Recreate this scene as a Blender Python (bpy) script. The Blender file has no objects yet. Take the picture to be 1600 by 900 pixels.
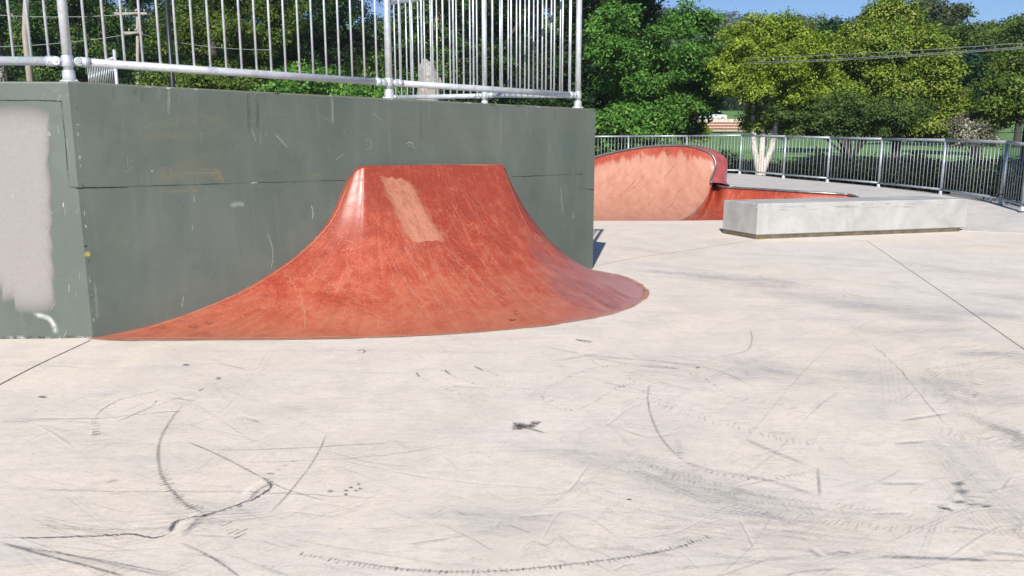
import bpy, math, random
import numpy as np
from mathutils import Vector
from mathutils.bvhtree import BVHTree

random.seed(7); rng = np.random.default_rng(11)
S = bpy.context.scene
COL = S.collection
F = 1200.0; PITCH = math.atan(212/1200.0); CH = 1.3      # camera of the photograph (1600 px wide)

# ------------------------------------------------------------------ sight lines
def ray(px, py):
    x = (px-800)/F; v = (450-py)/F
    return Vector((x, math.cos(PITCH)+v*math.sin(PITCH), -math.sin(PITCH)+v*math.cos(PITCH)))
EYE = Vector((0, 0, CH))
def at(px, py, z=0.0):
    d = ray(px, py); return EYE + d*((z-CH)/d.z)
def atY(px, py, Y):
    d = ray(px, py); return EYE + d*(Y/d.y)
def V(*a): return Vector(a)

# ------------------------------------------------------------------ mesh building
class MB:
    def __init__(s): s.v=[]; s.f=[]; s.m=[]; s.st=[]; s.sm=[]
    def add(s, vs, fs, m=0, st=None, smooth=False):
        o = len(s.v); s.v += [tuple(p) for p in vs]
        s.st += (list(st) if st else [(0,0,0)]*len(vs))
        for f in fs: s.f.append(tuple(o+i for i in f)); s.m.append(m); s.sm.append(smooth)
    def box(s, c, size, ax=None, m=0, bev=0.0):
        c = Vector(c); hx,hy,hz = [k/2 for k in size]
        X,Y,Z = ax if ax else (V(1,0,0),V(0,1,0),V(0,0,1))
        if bev <= 0:
            vs=[c+X*(i*hx)+Y*(j*hy)+Z*(k*hz) for k in(-1,1) for j in(-1,1) for i in(-1,1)]
            s.add(vs,[(0,2,3,1),(4,5,7,6),(0,1,5,4),(2,6,7,3),(0,4,6,2),(1,3,7,5)],m)
        else:
            b=bev; rings=[]
            def ring(ix,iy,z): return [c+X*a+Y*d+Z*z for a,d in ((-ix,-hy+ (hy-iy)),(ix,-iy),(ix,iy),(-ix,iy))]
            def oct_(hx_,hy_,z,b_):
                return [c+X*a+Y*d+Z*z for a,d in ((-hx_+b_,-hy_),(hx_-b_,-hy_),(hx_,-hy_+b_),(hx_,hy_-b_),(hx_-b_,hy_),(-hx_+b_,hy_),(-hx_,hy_-b_),(-hx_,-hy_+b_))]
            R=[oct_(hx-b,hy-b,-hz,b*.4),oct_(hx,hy,-hz+b,b),oct_(hx,hy,hz-b,b),oct_(hx-b,hy-b,hz,b*.4)]
            vs=sum(R,[]); fs=[tuple(range(7,-1,-1)),tuple(range(24,32))]
            for r in range(3):
                for i in range(8): fs.append((r*8+i,r*8+(i+1)%8,(r+1)*8+(i+1)%8,(r+1)*8+i))
            s.add(vs,fs,m)
    def tube(s, pts, r, seg=10, m=0, cap=True):
        pts=[Vector(p) for p in pts]; n=len(pts)
        rr = r if isinstance(r,(list,tuple)) else [r]*n
        vs=[]; fs=[]; up=None
        for i,p in enumerate(pts):
            t=(pts[min(i+1,n-1)]-pts[max(i-1,0)]).normalized()
            if up is None:
                up = V(0,0,1) if abs(t.z)<.9 else V(1,0,0)
            a=t.cross(up).normalized(); b=a.cross(t).normalized(); up=b
            for k in range(seg):
                an=2*math.pi*k/seg; vs.append(p+(a*math.cos(an)+b*math.sin(an))*rr[i])
        for i in range(n-1):
            for k in range(seg):
                fs.append((i*seg+k,i*seg+(k+1)%seg,(i+1)*seg+(k+1)%seg,(i+1)*seg+k))
        s.add(vs,fs,m,smooth=True)
        if cap:
            o=len(s.v)-len(vs)
            s.f.append(tuple(o+k for k in range(seg-1,-1,-1))); s.m.append(m); s.sm.append(False)
            s.f.append(tuple(o+(n-1)*seg+k for k in range(seg))); s.m.append(m); s.sm.append(False)
    def grid(s, rows, m=0, smooth=True, st=None, flip=False):
        nr=len(rows); nc=len(rows[0]); vs=[p for r in rows for p in r]; fs=[]
        for i in range(nr-1):
            for j in range(nc-1):
                q=(i*nc+j,i*nc+j+1,(i+1)*nc+j+1,(i+1)*nc+j)
                fs.append(q[::-1] if flip else q)
        s.add(vs,fs,m,st=[p for r in st for p in r] if st else None,smooth=smooth)
    def build(s, name, mats, parent=None):
        me=bpy.data.meshes.new(name); me.from_pydata(s.v,[],s.f)
        if not isinstance(mats,(list,tuple)): mats=[mats]
        for k in mats: me.materials.append(k)
        me.polygons.foreach_set('material_index',s.m); me.polygons.foreach_set('use_smooth',s.sm)
        if any(q!=(0,0,0) for q in s.st):
            at_=me.attributes.new('st','FLOAT_VECTOR','POINT'); at_.data.foreach_set('vector',[c for q in s.st for c in q])
        me.update()
        o=bpy.data.objects.new(name,me); COL.objects.link(o)
        if parent: o.parent=parent
        return o

def tag(o,label=None,cat=None,group=None,kind=None):
    if label: o['label']=label
    if cat: o['category']=cat
    if group: o['group']=group
    if kind: o['kind']=kind
    return o
def empty(name,loc,label,cat,group=None,rz=0):
    o=bpy.data.objects.new(name,None); COL.objects.link(o); o.location=loc; o.rotation_euler.z=rz
    o.empty_display_size=.1
    return tag(o,label,cat,group)
def sub(mb,name,mat,root):
    """mesh given in world coordinates, parented to an unrotated root"""
    L=root.location
    if root.parent: L=L+root.parent.location
    mb.v=[(a-L.x,b-L.y,c-L.z) for a,b,c in mb.v]
    return mb.build(name,mat,root)
def put(me_obj,name,loc,parent,rot=None):
    c=me_obj.copy(); COL.objects.link(c); c.name=name; c.parent=parent; c.location=loc
    if rot: c.rotation_euler=rot
    return c
def catmull(P,n=8):
    P=[Vector(p) for p in P]
    if len(P)<3:
        return [P[0].lerp(P[-1],i/n) for i in range(n+1)]
    out=[]
    for i in range(len(P)-1):
        p0=P[i-1] if i else P[0]*2-P[1]; p1=P[i]; p2=P[i+1]; p3=P[i+2] if i+2<len(P) else P[-1]*2-P[-2]
        for k in range(n):
            t=k/n
            out.append(.5*((2*p1)+(p2-p0)*t+(2*p0-5*p1+4*p2-p3)*t*t+(3*p1-p0-3*p2+p3)*t**3))
    out.append(P[-1]); return out
def interp(x,xs,ys): return float(np.interp(x,xs,ys))

# ------------------------------------------------------------------ materials
def new(name):
    m=bpy.data.materials.new(name); m.use_nodes=True; nt=m.node_tree; b=nt.nodes['Principled BSDF']
    return m,nt,b
class N:
    def __init__(s,nt): s.nt=nt
    def n(s,t,**k):
        x=s.nt.nodes.new(t)
        for a,b in k.items(): setattr(x,a,b)
        return x
    def l(s,a,b): s.nt.links.new(a,b)
    def pos(s,scale=(1,1,1),rot=(0,0,0)):
        g=s.n('ShaderNodeNewGeometry'); m=s.n('ShaderNodeMapping'); m.inputs['Scale'].default_value=scale; m.inputs['Rotation'].default_value=rot
        s.l(g.outputs['Position'],m.inputs['Vector']); return m.outputs[0]
    def noise(s,vec,scale,detail=4,rough=.55,dist=0):
        x=s.n('ShaderNodeTexNoise'); x.inputs['Scale'].default_value=scale; x.inputs['Detail'].default_value=detail
        x.inputs['Roughness'].default_value=rough; x.inputs['Distortion'].default_value=dist
        if vec is not None: s.l(vec,x.inputs['Vector'])
        return x.outputs['Fac']
    def ramp(s,fac,stops):
        x=s.n('ShaderNodeValToRGB'); e=x.color_ramp.elements
        while len(e)<len(stops): e.new(.5)
        for k,(p,c) in enumerate(stops):
            e[k].position=p; e[k].color=(c,c,c,1) if not isinstance(c,(tuple,list)) else (*c,1)
        s.l(fac,x.inputs['Fac']); return x.outputs['Color']
    def mix(s,fac,a,b,mode='MIX'):
        x=s.n('ShaderNodeMix',data_type='RGBA',blend_type=mode)
        for inp,val in ((x.inputs['Factor'],fac),(x.inputs['A'],a),(x.inputs['B'],b)):
            if hasattr(val,'links') or isinstance(val,bpy.types.NodeSocket): s.l(val,inp)
            elif isinstance(val,(int,float)): inp.default_value=val
            else: inp.default_value=(*val,1)
        # Mix RGBA: the A/B sockets of the RGBA flavour
        return x.outputs['Result']
    def math(s,op,a,b=0.0,c=0.0):
        x=s.n('ShaderNodeMath',operation=op)
        for i,val in enumerate((a,b,c)):
            if isinstance(val,bpy.types.NodeSocket): s.l(val,x.inputs[i])
            else: x.inputs[i].default_value=val
        return x.outputs[0]
    def bump(s,h,strength,dist=.01):
        x=s.n('ShaderNodeBump'); x.inputs['Strength'].default_value=strength; x.inputs['Distance'].default_value=dist
        s.l(h,x.inputs['Height']); return x.outputs[0]
# the RGBA mix sockets share names with the float ones: pick them by type
def _mix(s,fac,a,b,mode='MIX'):
    x=s.n('ShaderNodeMix',data_type='RGBA',blend_type=mode)
    ins=[i for i in x.inputs]; fa=[i for i in ins if i.identifier=='Factor_Float'][0]
    A=[i for i in ins if i.identifier=='A_Color'][0]; B=[i for i in ins if i.identifier=='B_Color'][0]
    for inp,val in ((fa,fac),(A,a),(B,b)):
        if isinstance(val,bpy.types.NodeSocket): s.l(val,inp)
        elif isinstance(val,(int,float)): inp.default_value=val
        else: inp.default_value=(*val,1)
    return [o for o in x.outputs if o.identifier=='Result_Color'][0]
N.mix=_mix

def mat_simple(name,col,rough=.6,metal=0,nscale=6,namt=.15,bump=0):
    m,nt,b=new(name); g=N(nt)
    f=g.noise(g.pos(),nscale,5)
    lo=tuple(c*(1-namt) for c in col); hi=tuple(min(1,c*(1+namt)) for c in col)
    g.l(g.ramp(f,[(.3,lo),(.7,hi)]),b.inputs['Base Color'])
    b.inputs['Roughness'].default_value=rough; b.inputs['Metallic'].default_value=metal
    if bump: g.l(g.bump(f,bump),b.inputs['Normal'])
    return m

def mat_concrete_floor(name='pale_concrete_floor',a=(.67,.575,.465),c=(.63,.575,.515)):
    m,nt,b=new(name); g=N(nt)
    big=g.noise(g.pos(),.33,4,.6,.6)
    col=g.mix(g.ramp(big,[(.35,0.),(.65,1.)]),a,c)
    mid=g.noise(g.pos(),2.2,8,.68,.5)
    col=g.mix(g.ramp(mid,[(.3,1.),(.6,0.)]),col,(.55,.495,.435))
    # long trowel and wheel streaks
    st=g.noise(g.pos((.55,5.5,1),(0,0,.22)),1.6,7,.7,.4)
    col=g.mix(g.ramp(st,[(.52,0.),(.74,.6)]),col,(.43,.415,.41))
    st2=g.noise(g.pos((5.,.5,1),(0,0,-.5)),1.3,6,.7,.4)
    col=g.mix(g.ramp(st2,[(.58,0.),(.78,.30)]),col,(.48,.46,.44))
    pale=g.noise(g.pos((1,1.6,1)),.9,6,.62,.8)
    col=g.mix(g.ramp(pale,[(.56,0.),(.74,.5)]),col,(.70,.65,.59))
    fine=g.noise(g.pos(),75,3,.6)
    col=g.mix(g.ramp(fine,[(.3,.34),(.55,0.)]),col,(.40,.37,.335))
    grit=g.noise(g.pos((1,2.4,1),(0,0,.15)),13,9,.82,.3)
    col=g.mix(g.ramp(grit,[(.36,.55),(.5,0.)]),col,(.42,.385,.345))
    col=g.mix(g.ramp(grit,[(.56,0.),(.68,.5)]),col,(.76,.69,.61))
    spk=g.noise(g.pos(),4.5,9,.85,.2)
    col=g.mix(g.ramp(spk,[(.34,.4),(.43,0.)]),col,(.38,.355,.33))
    pit=g.n('ShaderNodeTexVoronoi'); pit.inputs['Scale'].default_value=9.; g.l(g.pos(),pit.inputs['Vector'])
    col=g.mix(g.ramp(pit.outputs['Distance'],[(.03,.55),(.055,0.)]),col,(.2,.19,.18))
    g.l(col,b.inputs['Base Color'])
    g.l(g.ramp(mid,[(.3,.62),(.7,.82)]),b.inputs['Roughness'])
    g.l(g.bump(g.math('ADD',g.math('MULTIPLY',mid,.7),g.math('MULTIPLY',fine,.35)),.22,.006),b.inputs['Normal'])
    b.inputs['Specular IOR Level'].default_value=.3
    return m

def mat_mark(name,col,u_scale=3.,v_scale=1.2,cut=(.35,.62),power=1.4,rough=.8,grain=(.35,1.),gscale=42.):
    """a mark on a surface: 'st' holds (metres along, -1..1 across, strength)"""
    m,nt,b=new(name); g=N(nt)
    a=g.n('ShaderNodeAttribute',attribute_name='st'); sx=g.n('ShaderNodeSeparateXYZ'); g.l(a.outputs['Vector'],sx.inputs[0])
    cr=g.math('SUBTRACT',1.,g.math('POWER',g.math('ABSOLUTE',sx.outputs[1]),power))
    mp=g.n('ShaderNodeMapping'); mp.inputs['Scale'].default_value=(u_scale,v_scale,0); g.l(a.outputs['Vector'],mp.inputs['Vector'])
    # the position keeps one mark from repeating another
    ps=g.n('ShaderNodeNewGeometry'); ad=g.n('ShaderNodeVectorMath',operation='ADD'); g.l(mp.outputs[0],ad.inputs[0])
    sc=g.n('ShaderNodeVectorMath',operation='SCALE'); sc.inputs['Scale'].default_value=.7; g.l(ps.outputs['Position'],sc.inputs[0]); g.l(sc.outputs[0],ad.inputs[1])
    nz=g.noise(ad.outputs[0],1.,6,.7)
    gr=g.noise(g.pos(),gscale,4,.75)
    k=g.math('MULTIPLY',g.ramp(nz,[(cut[0],0.),(cut[1],1.)]),g.ramp(gr,[(.3,grain[0]),(.6,grain[1])]))
    al=g.math('MULTIPLY',g.math('MULTIPLY',k,cr),sx.outputs[2])
    g.l(al,b.inputs['Alpha']); b.inputs['Base Color'].default_value=(*col,1); b.inputs['Roughness'].default_value=rough
    b.inputs['Specular IOR Level'].default_value=.2
    return m

def mat_red(name,dusty=0.0,streak=False):
    m,nt,b=new(name); g=N(nt)
    P=g.pos()
    big=g.noise(P,1.1,5,.6,.5)
    col=g.ramp(big,[(.3,(0.2256,0.0281,0.0132)),(.55,(0.2880,0.0390,0.0178)),(.75,(0.3264,0.0585,0.0277))])
    blot=g.noise(P,5.,7,.72,.7)
    col=g.mix(g.ramp(blot,[(.5,0.),(.72,.62)]),col,(0.3840,0.0975,0.0495))
    drk=g.noise(P,3.1,6,.7,.4)
    col=g.mix(g.ramp(drk,[(.28,.55),(.45,0.)]),col,(0.1632,0.0211,0.0119))
    fine=g.noise(P,55,3,.7)
    col=g.mix(g.ramp(fine,[(.54,0.),(.68,.6)]),col,(0.4128,0.1404,0.0759))
    sal=g.noise(P,17,9,.8,.5)
    col=g.mix(g.ramp(sal,[(.56,0.),(.66,.5)]),col,(.44,.20,.13))
    col=g.mix(g.ramp(sal,[(.33,.55),(.42,0.)]),col,(.16,.035,.024))
    # hairline crazing
    wv=g.n('ShaderNodeVectorMath',operation='ADD'); nn=g.n('ShaderNodeTexNoise'); nn.inputs['Scale'].default_value=3.; nn.inputs['Detail'].default_value=3
    g.l(P,nn.inputs['Vector']); sc=g.n('ShaderNodeVectorMath',operation='SCALE'); sc.inputs['Scale'].default_value=.45
    g.l(nn.outputs['Color'],sc.inputs[0]); g.l(P,wv.inputs[0]); g.l(sc.outputs[0],wv.inputs[1])
    for scale,wid,amt in ((2.6,.011,.75),(6.,.016,.4)):
        v=g.n('ShaderNodeTexVoronoi',feature='DISTANCE_TO_EDGE'); v.inputs['Scale'].default_value=scale; g.l(wv.outputs[0],v.inputs['Vector'])
        cr=g.ramp(v.outputs['Distance'],[(0.,1.),(wid,0.)])
        msk=g.ramp(g.noise(P,.9,3),[(.46,0.),(.62,amt)])
        sx_=g.n('ShaderNodeSeparateXYZ'); g.l(P,sx_.inputs[0]); msk=g.math('MULTIPLY',msk,g.ramp(g.math('MULTIPLY_ADD',sx_.outputs[0],.25,.5),[(.36,1.),(.50,.12)]))
        col=g.mix(g.math('MULTIPLY',cr,msk),col,(.42,.19,.12))
    if streak:
        a=g.n('ShaderNodeAttribute',attribute_name='st'); mp=g.n('ShaderNodeMapping'); mp.inputs['Scale'].default_value=(9.,.55,0); g.l(a.outputs['Vector'],mp.inputs['Vector'])
        sk=g.noise(mp.outputs[0],1.6,8,.75,.35)
        col=g.mix(g.ramp(sk,[(.52,0.),(.76,.6)]),col,(.43,.150,.082))
        col=g.mix(g.ramp(sk,[(.27,.75),(.44,0.)]),col,(.17,.030,.018))
        mp2=g.n('ShaderNodeMapping'); mp2.inputs['Scale'].default_value=(42.,1.1,0); g.l(a.outputs['Vector'],mp2.inputs['Vector'])
        sk2=g.noise(mp2.outputs[0],1.,5,.7,.2)
        col=g.mix(g.ramp(sk2,[(.58,0.),(.74,.45)]),col,(.48,.215,.135))
        # low, much-ridden part is ground pale; the lower right flank is tinted mauve
        sx2=g.n('ShaderNodeSeparateXYZ'); g.l(a.outputs['Vector'],sx2.inputs[0])
        low=g.math('ADD',g.math('MULTIPLY',sx2.outputs[1],.42),g.math('MULTIPLY',g.math('SUBTRACT',g.noise(P,3.6,9,.8,.4),.5),1.9))
        col=g.mix(g.ramp(low,[(.26,0.),(.86,.48)]),col,(.45,.185,.108))
        xf=g.n('ShaderNodeSeparateXYZ'); g.l(P,xf.inputs[0])
        fl=g.math('ADD',g.math('MULTIPLY_ADD',xf.outputs[0],.42,.12),g.math('MULTIPLY',g.math('SUBTRACT',g.noise(g.pos((1,1,3)),2.,7,.7),.5),.5))
        col=g.mix(g.math('MULTIPLY',g.ramp(fl,[(.22,0.),(.62,.68)]),g.ramp(sx2.outputs[1],[(.35,0.),(.95,1.)])),col,(.40,.235,.245))
        col=g.mix(g.ramp(low,[(.02,.55),(.34,0.)]),col,(.20,.033,.019))
        pitv=g.n('ShaderNodeTexVoronoi'); pitv.inputs['Scale'].default_value=16.; g.l(P,pitv.inputs['Vector'])
        col=g.mix(g.ramp(pitv.outputs['Distance'],[(.05,.7),(.09,0.)]),col,(.47,.27,.19))
    if dusty:
        a=g.n('ShaderNodeAttribute',attribute_name='st'); sx=g.n('ShaderNodeSeparateXYZ'); g.l(a.outputs['Vector'],sx.inputs[0])
        edge=g.math('ADD',sx.outputs[2],g.math('MULTIPLY',g.math('SUBTRACT',g.noise(g.pos((2.2,1.,.55)),2.2,7,.72),.5),1.25))
        d=g.ramp(edge,[(.40,0.),(.56,dusty)])
        lite=g.mix(g.ramp(g.noise(g.pos((2.2,1,.9),(0,.7,0)),2.6,8,.75,.4),[(.3,0.),(.7,1.)]),(.325,.135,.085),(.42,.222,.155))
        col=g.mix(d,col,lite)
    g.l(col,b.inputs['Base Color'])
    g.l(g.ramp(blot,[(.35,.34),(.7,.62)]),b.inputs['Roughness'])
    g.l(g.bump(g.math('ADD',g.math('MULTIPLY',blot,.5),g.math('MULTIPLY',fine,.3)),.4,.007),b.inputs['Normal'])
    return m

def mat_green_wall():
    m,nt,b=new('grey_green_wall_paint'); g=N(nt); P=g.pos()
    big=g.noise(g.pos((1,1,.6)),1.1,5,.6,.4)
    col=g.ramp(big,[(.32,(.070,.088,.075)),(.5,(.089,.106,.091)),(.68,(.118,.134,.116))])
    ver=g.noise(g.pos((9,9,.45)),1.6,6,.7)
    col=g.mix(g.ramp(ver,[(.55,0.),(.78,.4)]),col,(0.1350,0.1440,0.1290))
    hor=g.noise(g.pos((.8,.8,9)),1.5,6,.7)
    col=g.mix(g.ramp(hor,[(.6,0.),(.8,.35)]),col,(0.1440,0.1470,0.1290))
    drk=g.noise(P,2.5,6,.65)
    col=g.mix(g.ramp(drk,[(.3,.5),(.45,0.)]),col,(0.0630,0.0750,0.0642))
    fine=g.noise(P,60,3,.65)
    col=g.mix(g.ramp(fine,[(.62,0.),(.75,.5)]),col,(0.1620,0.1680,0.1500))
    g.l(col,b.inputs['Base Color']); g.l(g.ramp(ver,[(.3,.42),(.7,.6)]),b.inputs['Roughness'])
    g.l(g.bump(g.math('ADD',g.math('MULTIPLY',big,1.2),g.math('MULTIPLY',g.noise(P,14,5,.65),.25)),.3,.008),b.inputs['Normal'])
    return m

def mat_ledge(name='grey_concrete',base=(.345,.34,.325)):
    m,nt,b=new(name); g=N(nt); P=g.pos()
    big=g.noise(P,1.6,6,.65,.6)
    col=g.ramp(big,[(.3,tuple(c*.74 for c in base)),(.52,base),(.72,tuple(c*1.22 for c in base))])
    dr=g.noise(g.pos((7,7,1.)),1.5,6,.7)
    col=g.mix(g.ramp(dr,[(.56,0.),(.8,.35)]),col,tuple(c*.7 for c in base))
    fine=g.noise(P,60,3,.6)
    col=g.mix(g.ramp(fine,[(.28,.5),(.45,0.)]),col,tuple(c*.68 for c in base))
    g.l(col,b.inputs['Base Color']); b.inputs['Roughness'].default_value=.75
    g.l(g.bump(g.math('ADD',big,g.math('MULTIPLY',fine,.4)),.25,.006),b.inputs['Normal'])
    return m

def mat_galv(name='galvanised_steel',col=(.52,.545,.57)):
    m,nt,b=new(name); g=N(nt); P=g.pos()
    v=g.n('ShaderNodeTexVoronoi'); v.inputs['Scale'].default_value=45; g.l(P,v.inputs['Vector'])
    n=g.noise(P,7,6,.7)
    c=g.mix(g.ramp(n,[(.35,0.),(.7,1.)]),tuple(k*.82 for k in col),tuple(min(1,k*1.15) for k in col))
    c=g.mix(.22,c,v.outputs['Color'],'SOFT_LIGHT')
    g.l(c,b.inputs['Base Color']); b.inputs['Metallic'].default_value=.42
    g.l(g.ramp(n,[(.3,.34),(.7,.52)]),b.inputs['Roughness'])
    return m

def mat_leaf(name,dark,light,tip=None,trans=.22):
    m,nt,b=new(name); g=N(nt)
    a=g.n('ShaderNodeAttribute',attribute_name='tone')
    stops=[(.1,dark),(.75,light)]
    if tip: stops.append((.97,tip))
    c=g.ramp(a.outputs['Fac'],stops)
    g.l(c,b.inputs['Base Color']); b.inputs['Roughness'].default_value=.62; b.inputs['Specular IOR Level'].default_value=.16
    t=g.n('ShaderNodeBsdfTranslucent'); g.l(c,t.inputs['Color'])
    mx=g.n('ShaderNodeMixShader'); mx.inputs[0].default_value=trans
    g.l(b.outputs[0],mx.inputs[1]); g.l(t.outputs[0],mx.inputs[2]); g.l(mx.outputs[0],nt.nodes['Material Output'].inputs[0])
    return m

def mat_bark(name,a,c,scale=(6,6,1.2)):
    m,nt,b=new(name); g=N(nt)
    n=g.noise(g.pos(scale),3.,6,.7,.5)
    g.l(g.ramp(n,[(.3,a),(.6,c)]),b.inputs['Base Color']); b.inputs['Roughness'].default_value=.85
    g.l(g.bump(n,.6,.02),b.inputs['Normal']); return m

def mat_terrain():
    m,nt,b=new('lawn_and_garden_bed'); g=N(nt); P=g.pos()
    n=g.noise(P,.25,6,.6); f=g.noise(P,8,4,.7)
    col=g.ramp(n,[(.35,(.07,.17,.035)),(.6,(.11,.23,.045)),(.75,(.16,.22,.055))])
    col=g.mix(g.ramp(f,[(.4,.5),(.6,0.)]),col,(.03,.065,.016))
    # mulch bed round the concrete, between it and the lawn
    sx=g.n('ShaderNodeSeparateXYZ'); g.l(P,sx.inputs[0])
    near=g.math('ADD',sx.outputs[1],g.math('MULTIPLY',g.noise(P,.6,4),5.))
    col=g.mix(g.ramp(g.math('DIVIDE',near,100.),[(.355,1.),(.365,0.)]),col,g.ramp(g.noise(P,5,5,.7),[(.35,(.022,.017,.013)),(.7,(.055,.042,.03))]))
    g.l(col,b.inputs['Base Color']); b.inputs['Roughness'].default_value=.9
    return m

M={}
M['floor']=mat_concrete_floor()
M['deck']=mat_concrete_floor('grey_deck_concrete',(.40,.385,.37),(.37,.365,.36))
M['scuff']=mat_mark('rubber_scuff',(.06,.06,.065),2.2,.9,(.38,.66),1.3,.8,(-.15,1.),85.)
M['smear']=mat_mark('rubber_smear',(.115,.145,.225),.6,7.,(.40,.74),1.1)
M['dash']=mat_mark('tyre_dash',(.065,.065,.07),1.6,.8,(.30,.54),1.6,.8,(-.1,1.),85.)
M['chalk']=mat_mark('pale_scrape',(.74,.68,.60),2.,1.,(.3,.55),1.4)
M['ink']=mat_mark('rubber_line',(.085,.088,.10),4.5,.9,(.24,.62),1.1,.8,(-.25,1.05),85.)
M['joint']=mat_mark('saw_cut',(.035,.033,.03),3.,.6,(.1,.3),3.)
M['crack']=mat_mark('open_crack',(.014,.014,.013),3.2,.6,(.40,.56),2.)
M['wallpale']=mat_mark('pale_overpaint',(.27,.25,.24),1.5,3.,(.05,.3),14.,.6,(.9,1.))
M['wallrub']=mat_mark('ochre_rub',(.27,.245,.155),.6,9.,(.36,.66),1.1,.8,(.6,1.))
M['white']=mat_mark('white_scrape',(.50,.50,.49),3.,1.2,(.3,.5),1.5)
M['rampdust']=mat_mark('ramp_pale_patch',(.47,.20,.128),3.,3.,(.10,.52),6.,.7,(.75,1.))
M['vein']=mat_mark('ramp_crack_filler',(.52,.285,.19),4.,1.,(.3,.5),1.6)
M['rampscr']=mat_mark('ramp_scratch',(.55,.32,.235),2.,1.,(.38,.6),1.4)
M['rampdark']=mat_mark('ramp_dark_scratch',(.07,.025,.02),2.,1.,(.38,.6),1.4)
M['mauve']=mat_mark('mauve_streak',(.36,.15,.145),1.,2.,(.2,.6),1.2)  # broad mauve streaks on the launch ramp's lower right
M['red']=mat_red('red_painted_concrete',0,True); M['red2']=mat_red('dusty_red_concrete',.95)
M['pink']=mat_simple('crimson_concrete',(.30,.062,.060),.55,0,5,.3,.15)  # crimson base colour for the band behind the coping
M['wall']=mat_green_wall(); M['ledge']=mat_ledge(); M['kerb']=mat_ledge('pale_kerb_concrete',(.42,.41,.39))
M['galv']=mat_galv(); M['galv2']=mat_galv('weathered_galvanised_steel',(.33,.36,.39))
M['coping']=mat_simple('worn_steel_coping',(.20,.195,.19),.4,.7,12,.3)
M['black']=mat_simple('black_steel',(.014,.015,.017),.45)
M['base']=mat_simple('ledge_base_timber',(.10,.08,.05),.8,0,8,.4)
M['pole']=mat_bark('weathered_pole_timber',(.20,.17,.14),(.36,.31,.26),(10,10,.7))
M['bark']=mat_bark('dark_bark',(.018,.015,.012),(.05,.042,.034))
M['gum']=mat_bark('grey_gum_bark',(.12,.105,.09),(.30,.27,.235))
M['paper']=mat_bark('white_paperbark',(.27,.23,.18),(.60,.56,.50),(7,7,3.))
M['wire']=mat_simple('aluminium_wire',(.30,.31,.30),.5,.3)
M['terrain']=mat_terrain()
M['oak']=mat_leaf('fresh_green_leaf',(.032,.096,.015),(.100,.230,.034),(.20,.32,.08),.15)
M['yel']=mat_leaf('yellow_green_leaf',(.105,.165,.016),(.235,.325,.034),(.34,.40,.08))
M['pyr']=mat_leaf('olive_gold_leaf',(.090,.150,.018),(.210,.290,.038),(.38,.35,.10))
M['bush']=mat_leaf('bronze_green_bush_leaf',(.036,.070,.016),(.090,.145,.032),(.18,.19,.06))
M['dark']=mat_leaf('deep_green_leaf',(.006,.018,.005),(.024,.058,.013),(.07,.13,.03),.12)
M['olive']=mat_leaf('olive_leaf',(.034,.066,.010),(.110,.170,.024),(.20,.24,.06))
M['euc']=mat_leaf('gum_leaf',(.035,.058,.026),(.090,.120,.055),(.14,.165,.08))
M['mid']=mat_leaf('mid_green_gum_leaf',(.020,.052,.010),(.072,.145,.026),(.17,.23,.06),.15)
M['shade_hedge']=mat_leaf('shade_dark_shrub_leaf',(.005,.009,.005),(.013,.022,.010),(.04,.07,.02))  # tree shade put into the leaf colour, hence almost black
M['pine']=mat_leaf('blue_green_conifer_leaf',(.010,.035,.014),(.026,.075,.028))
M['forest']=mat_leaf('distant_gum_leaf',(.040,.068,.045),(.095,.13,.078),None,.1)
M['grass']=mat_leaf('dry_grass_blade',(.06,.09,.02),(.20,.20,.05),(.32,.27,.10))
M['pale']=mat_leaf('silver_leaf',(.10,.11,.06),(.24,.23,.15),(.5,.47,.4))

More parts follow.
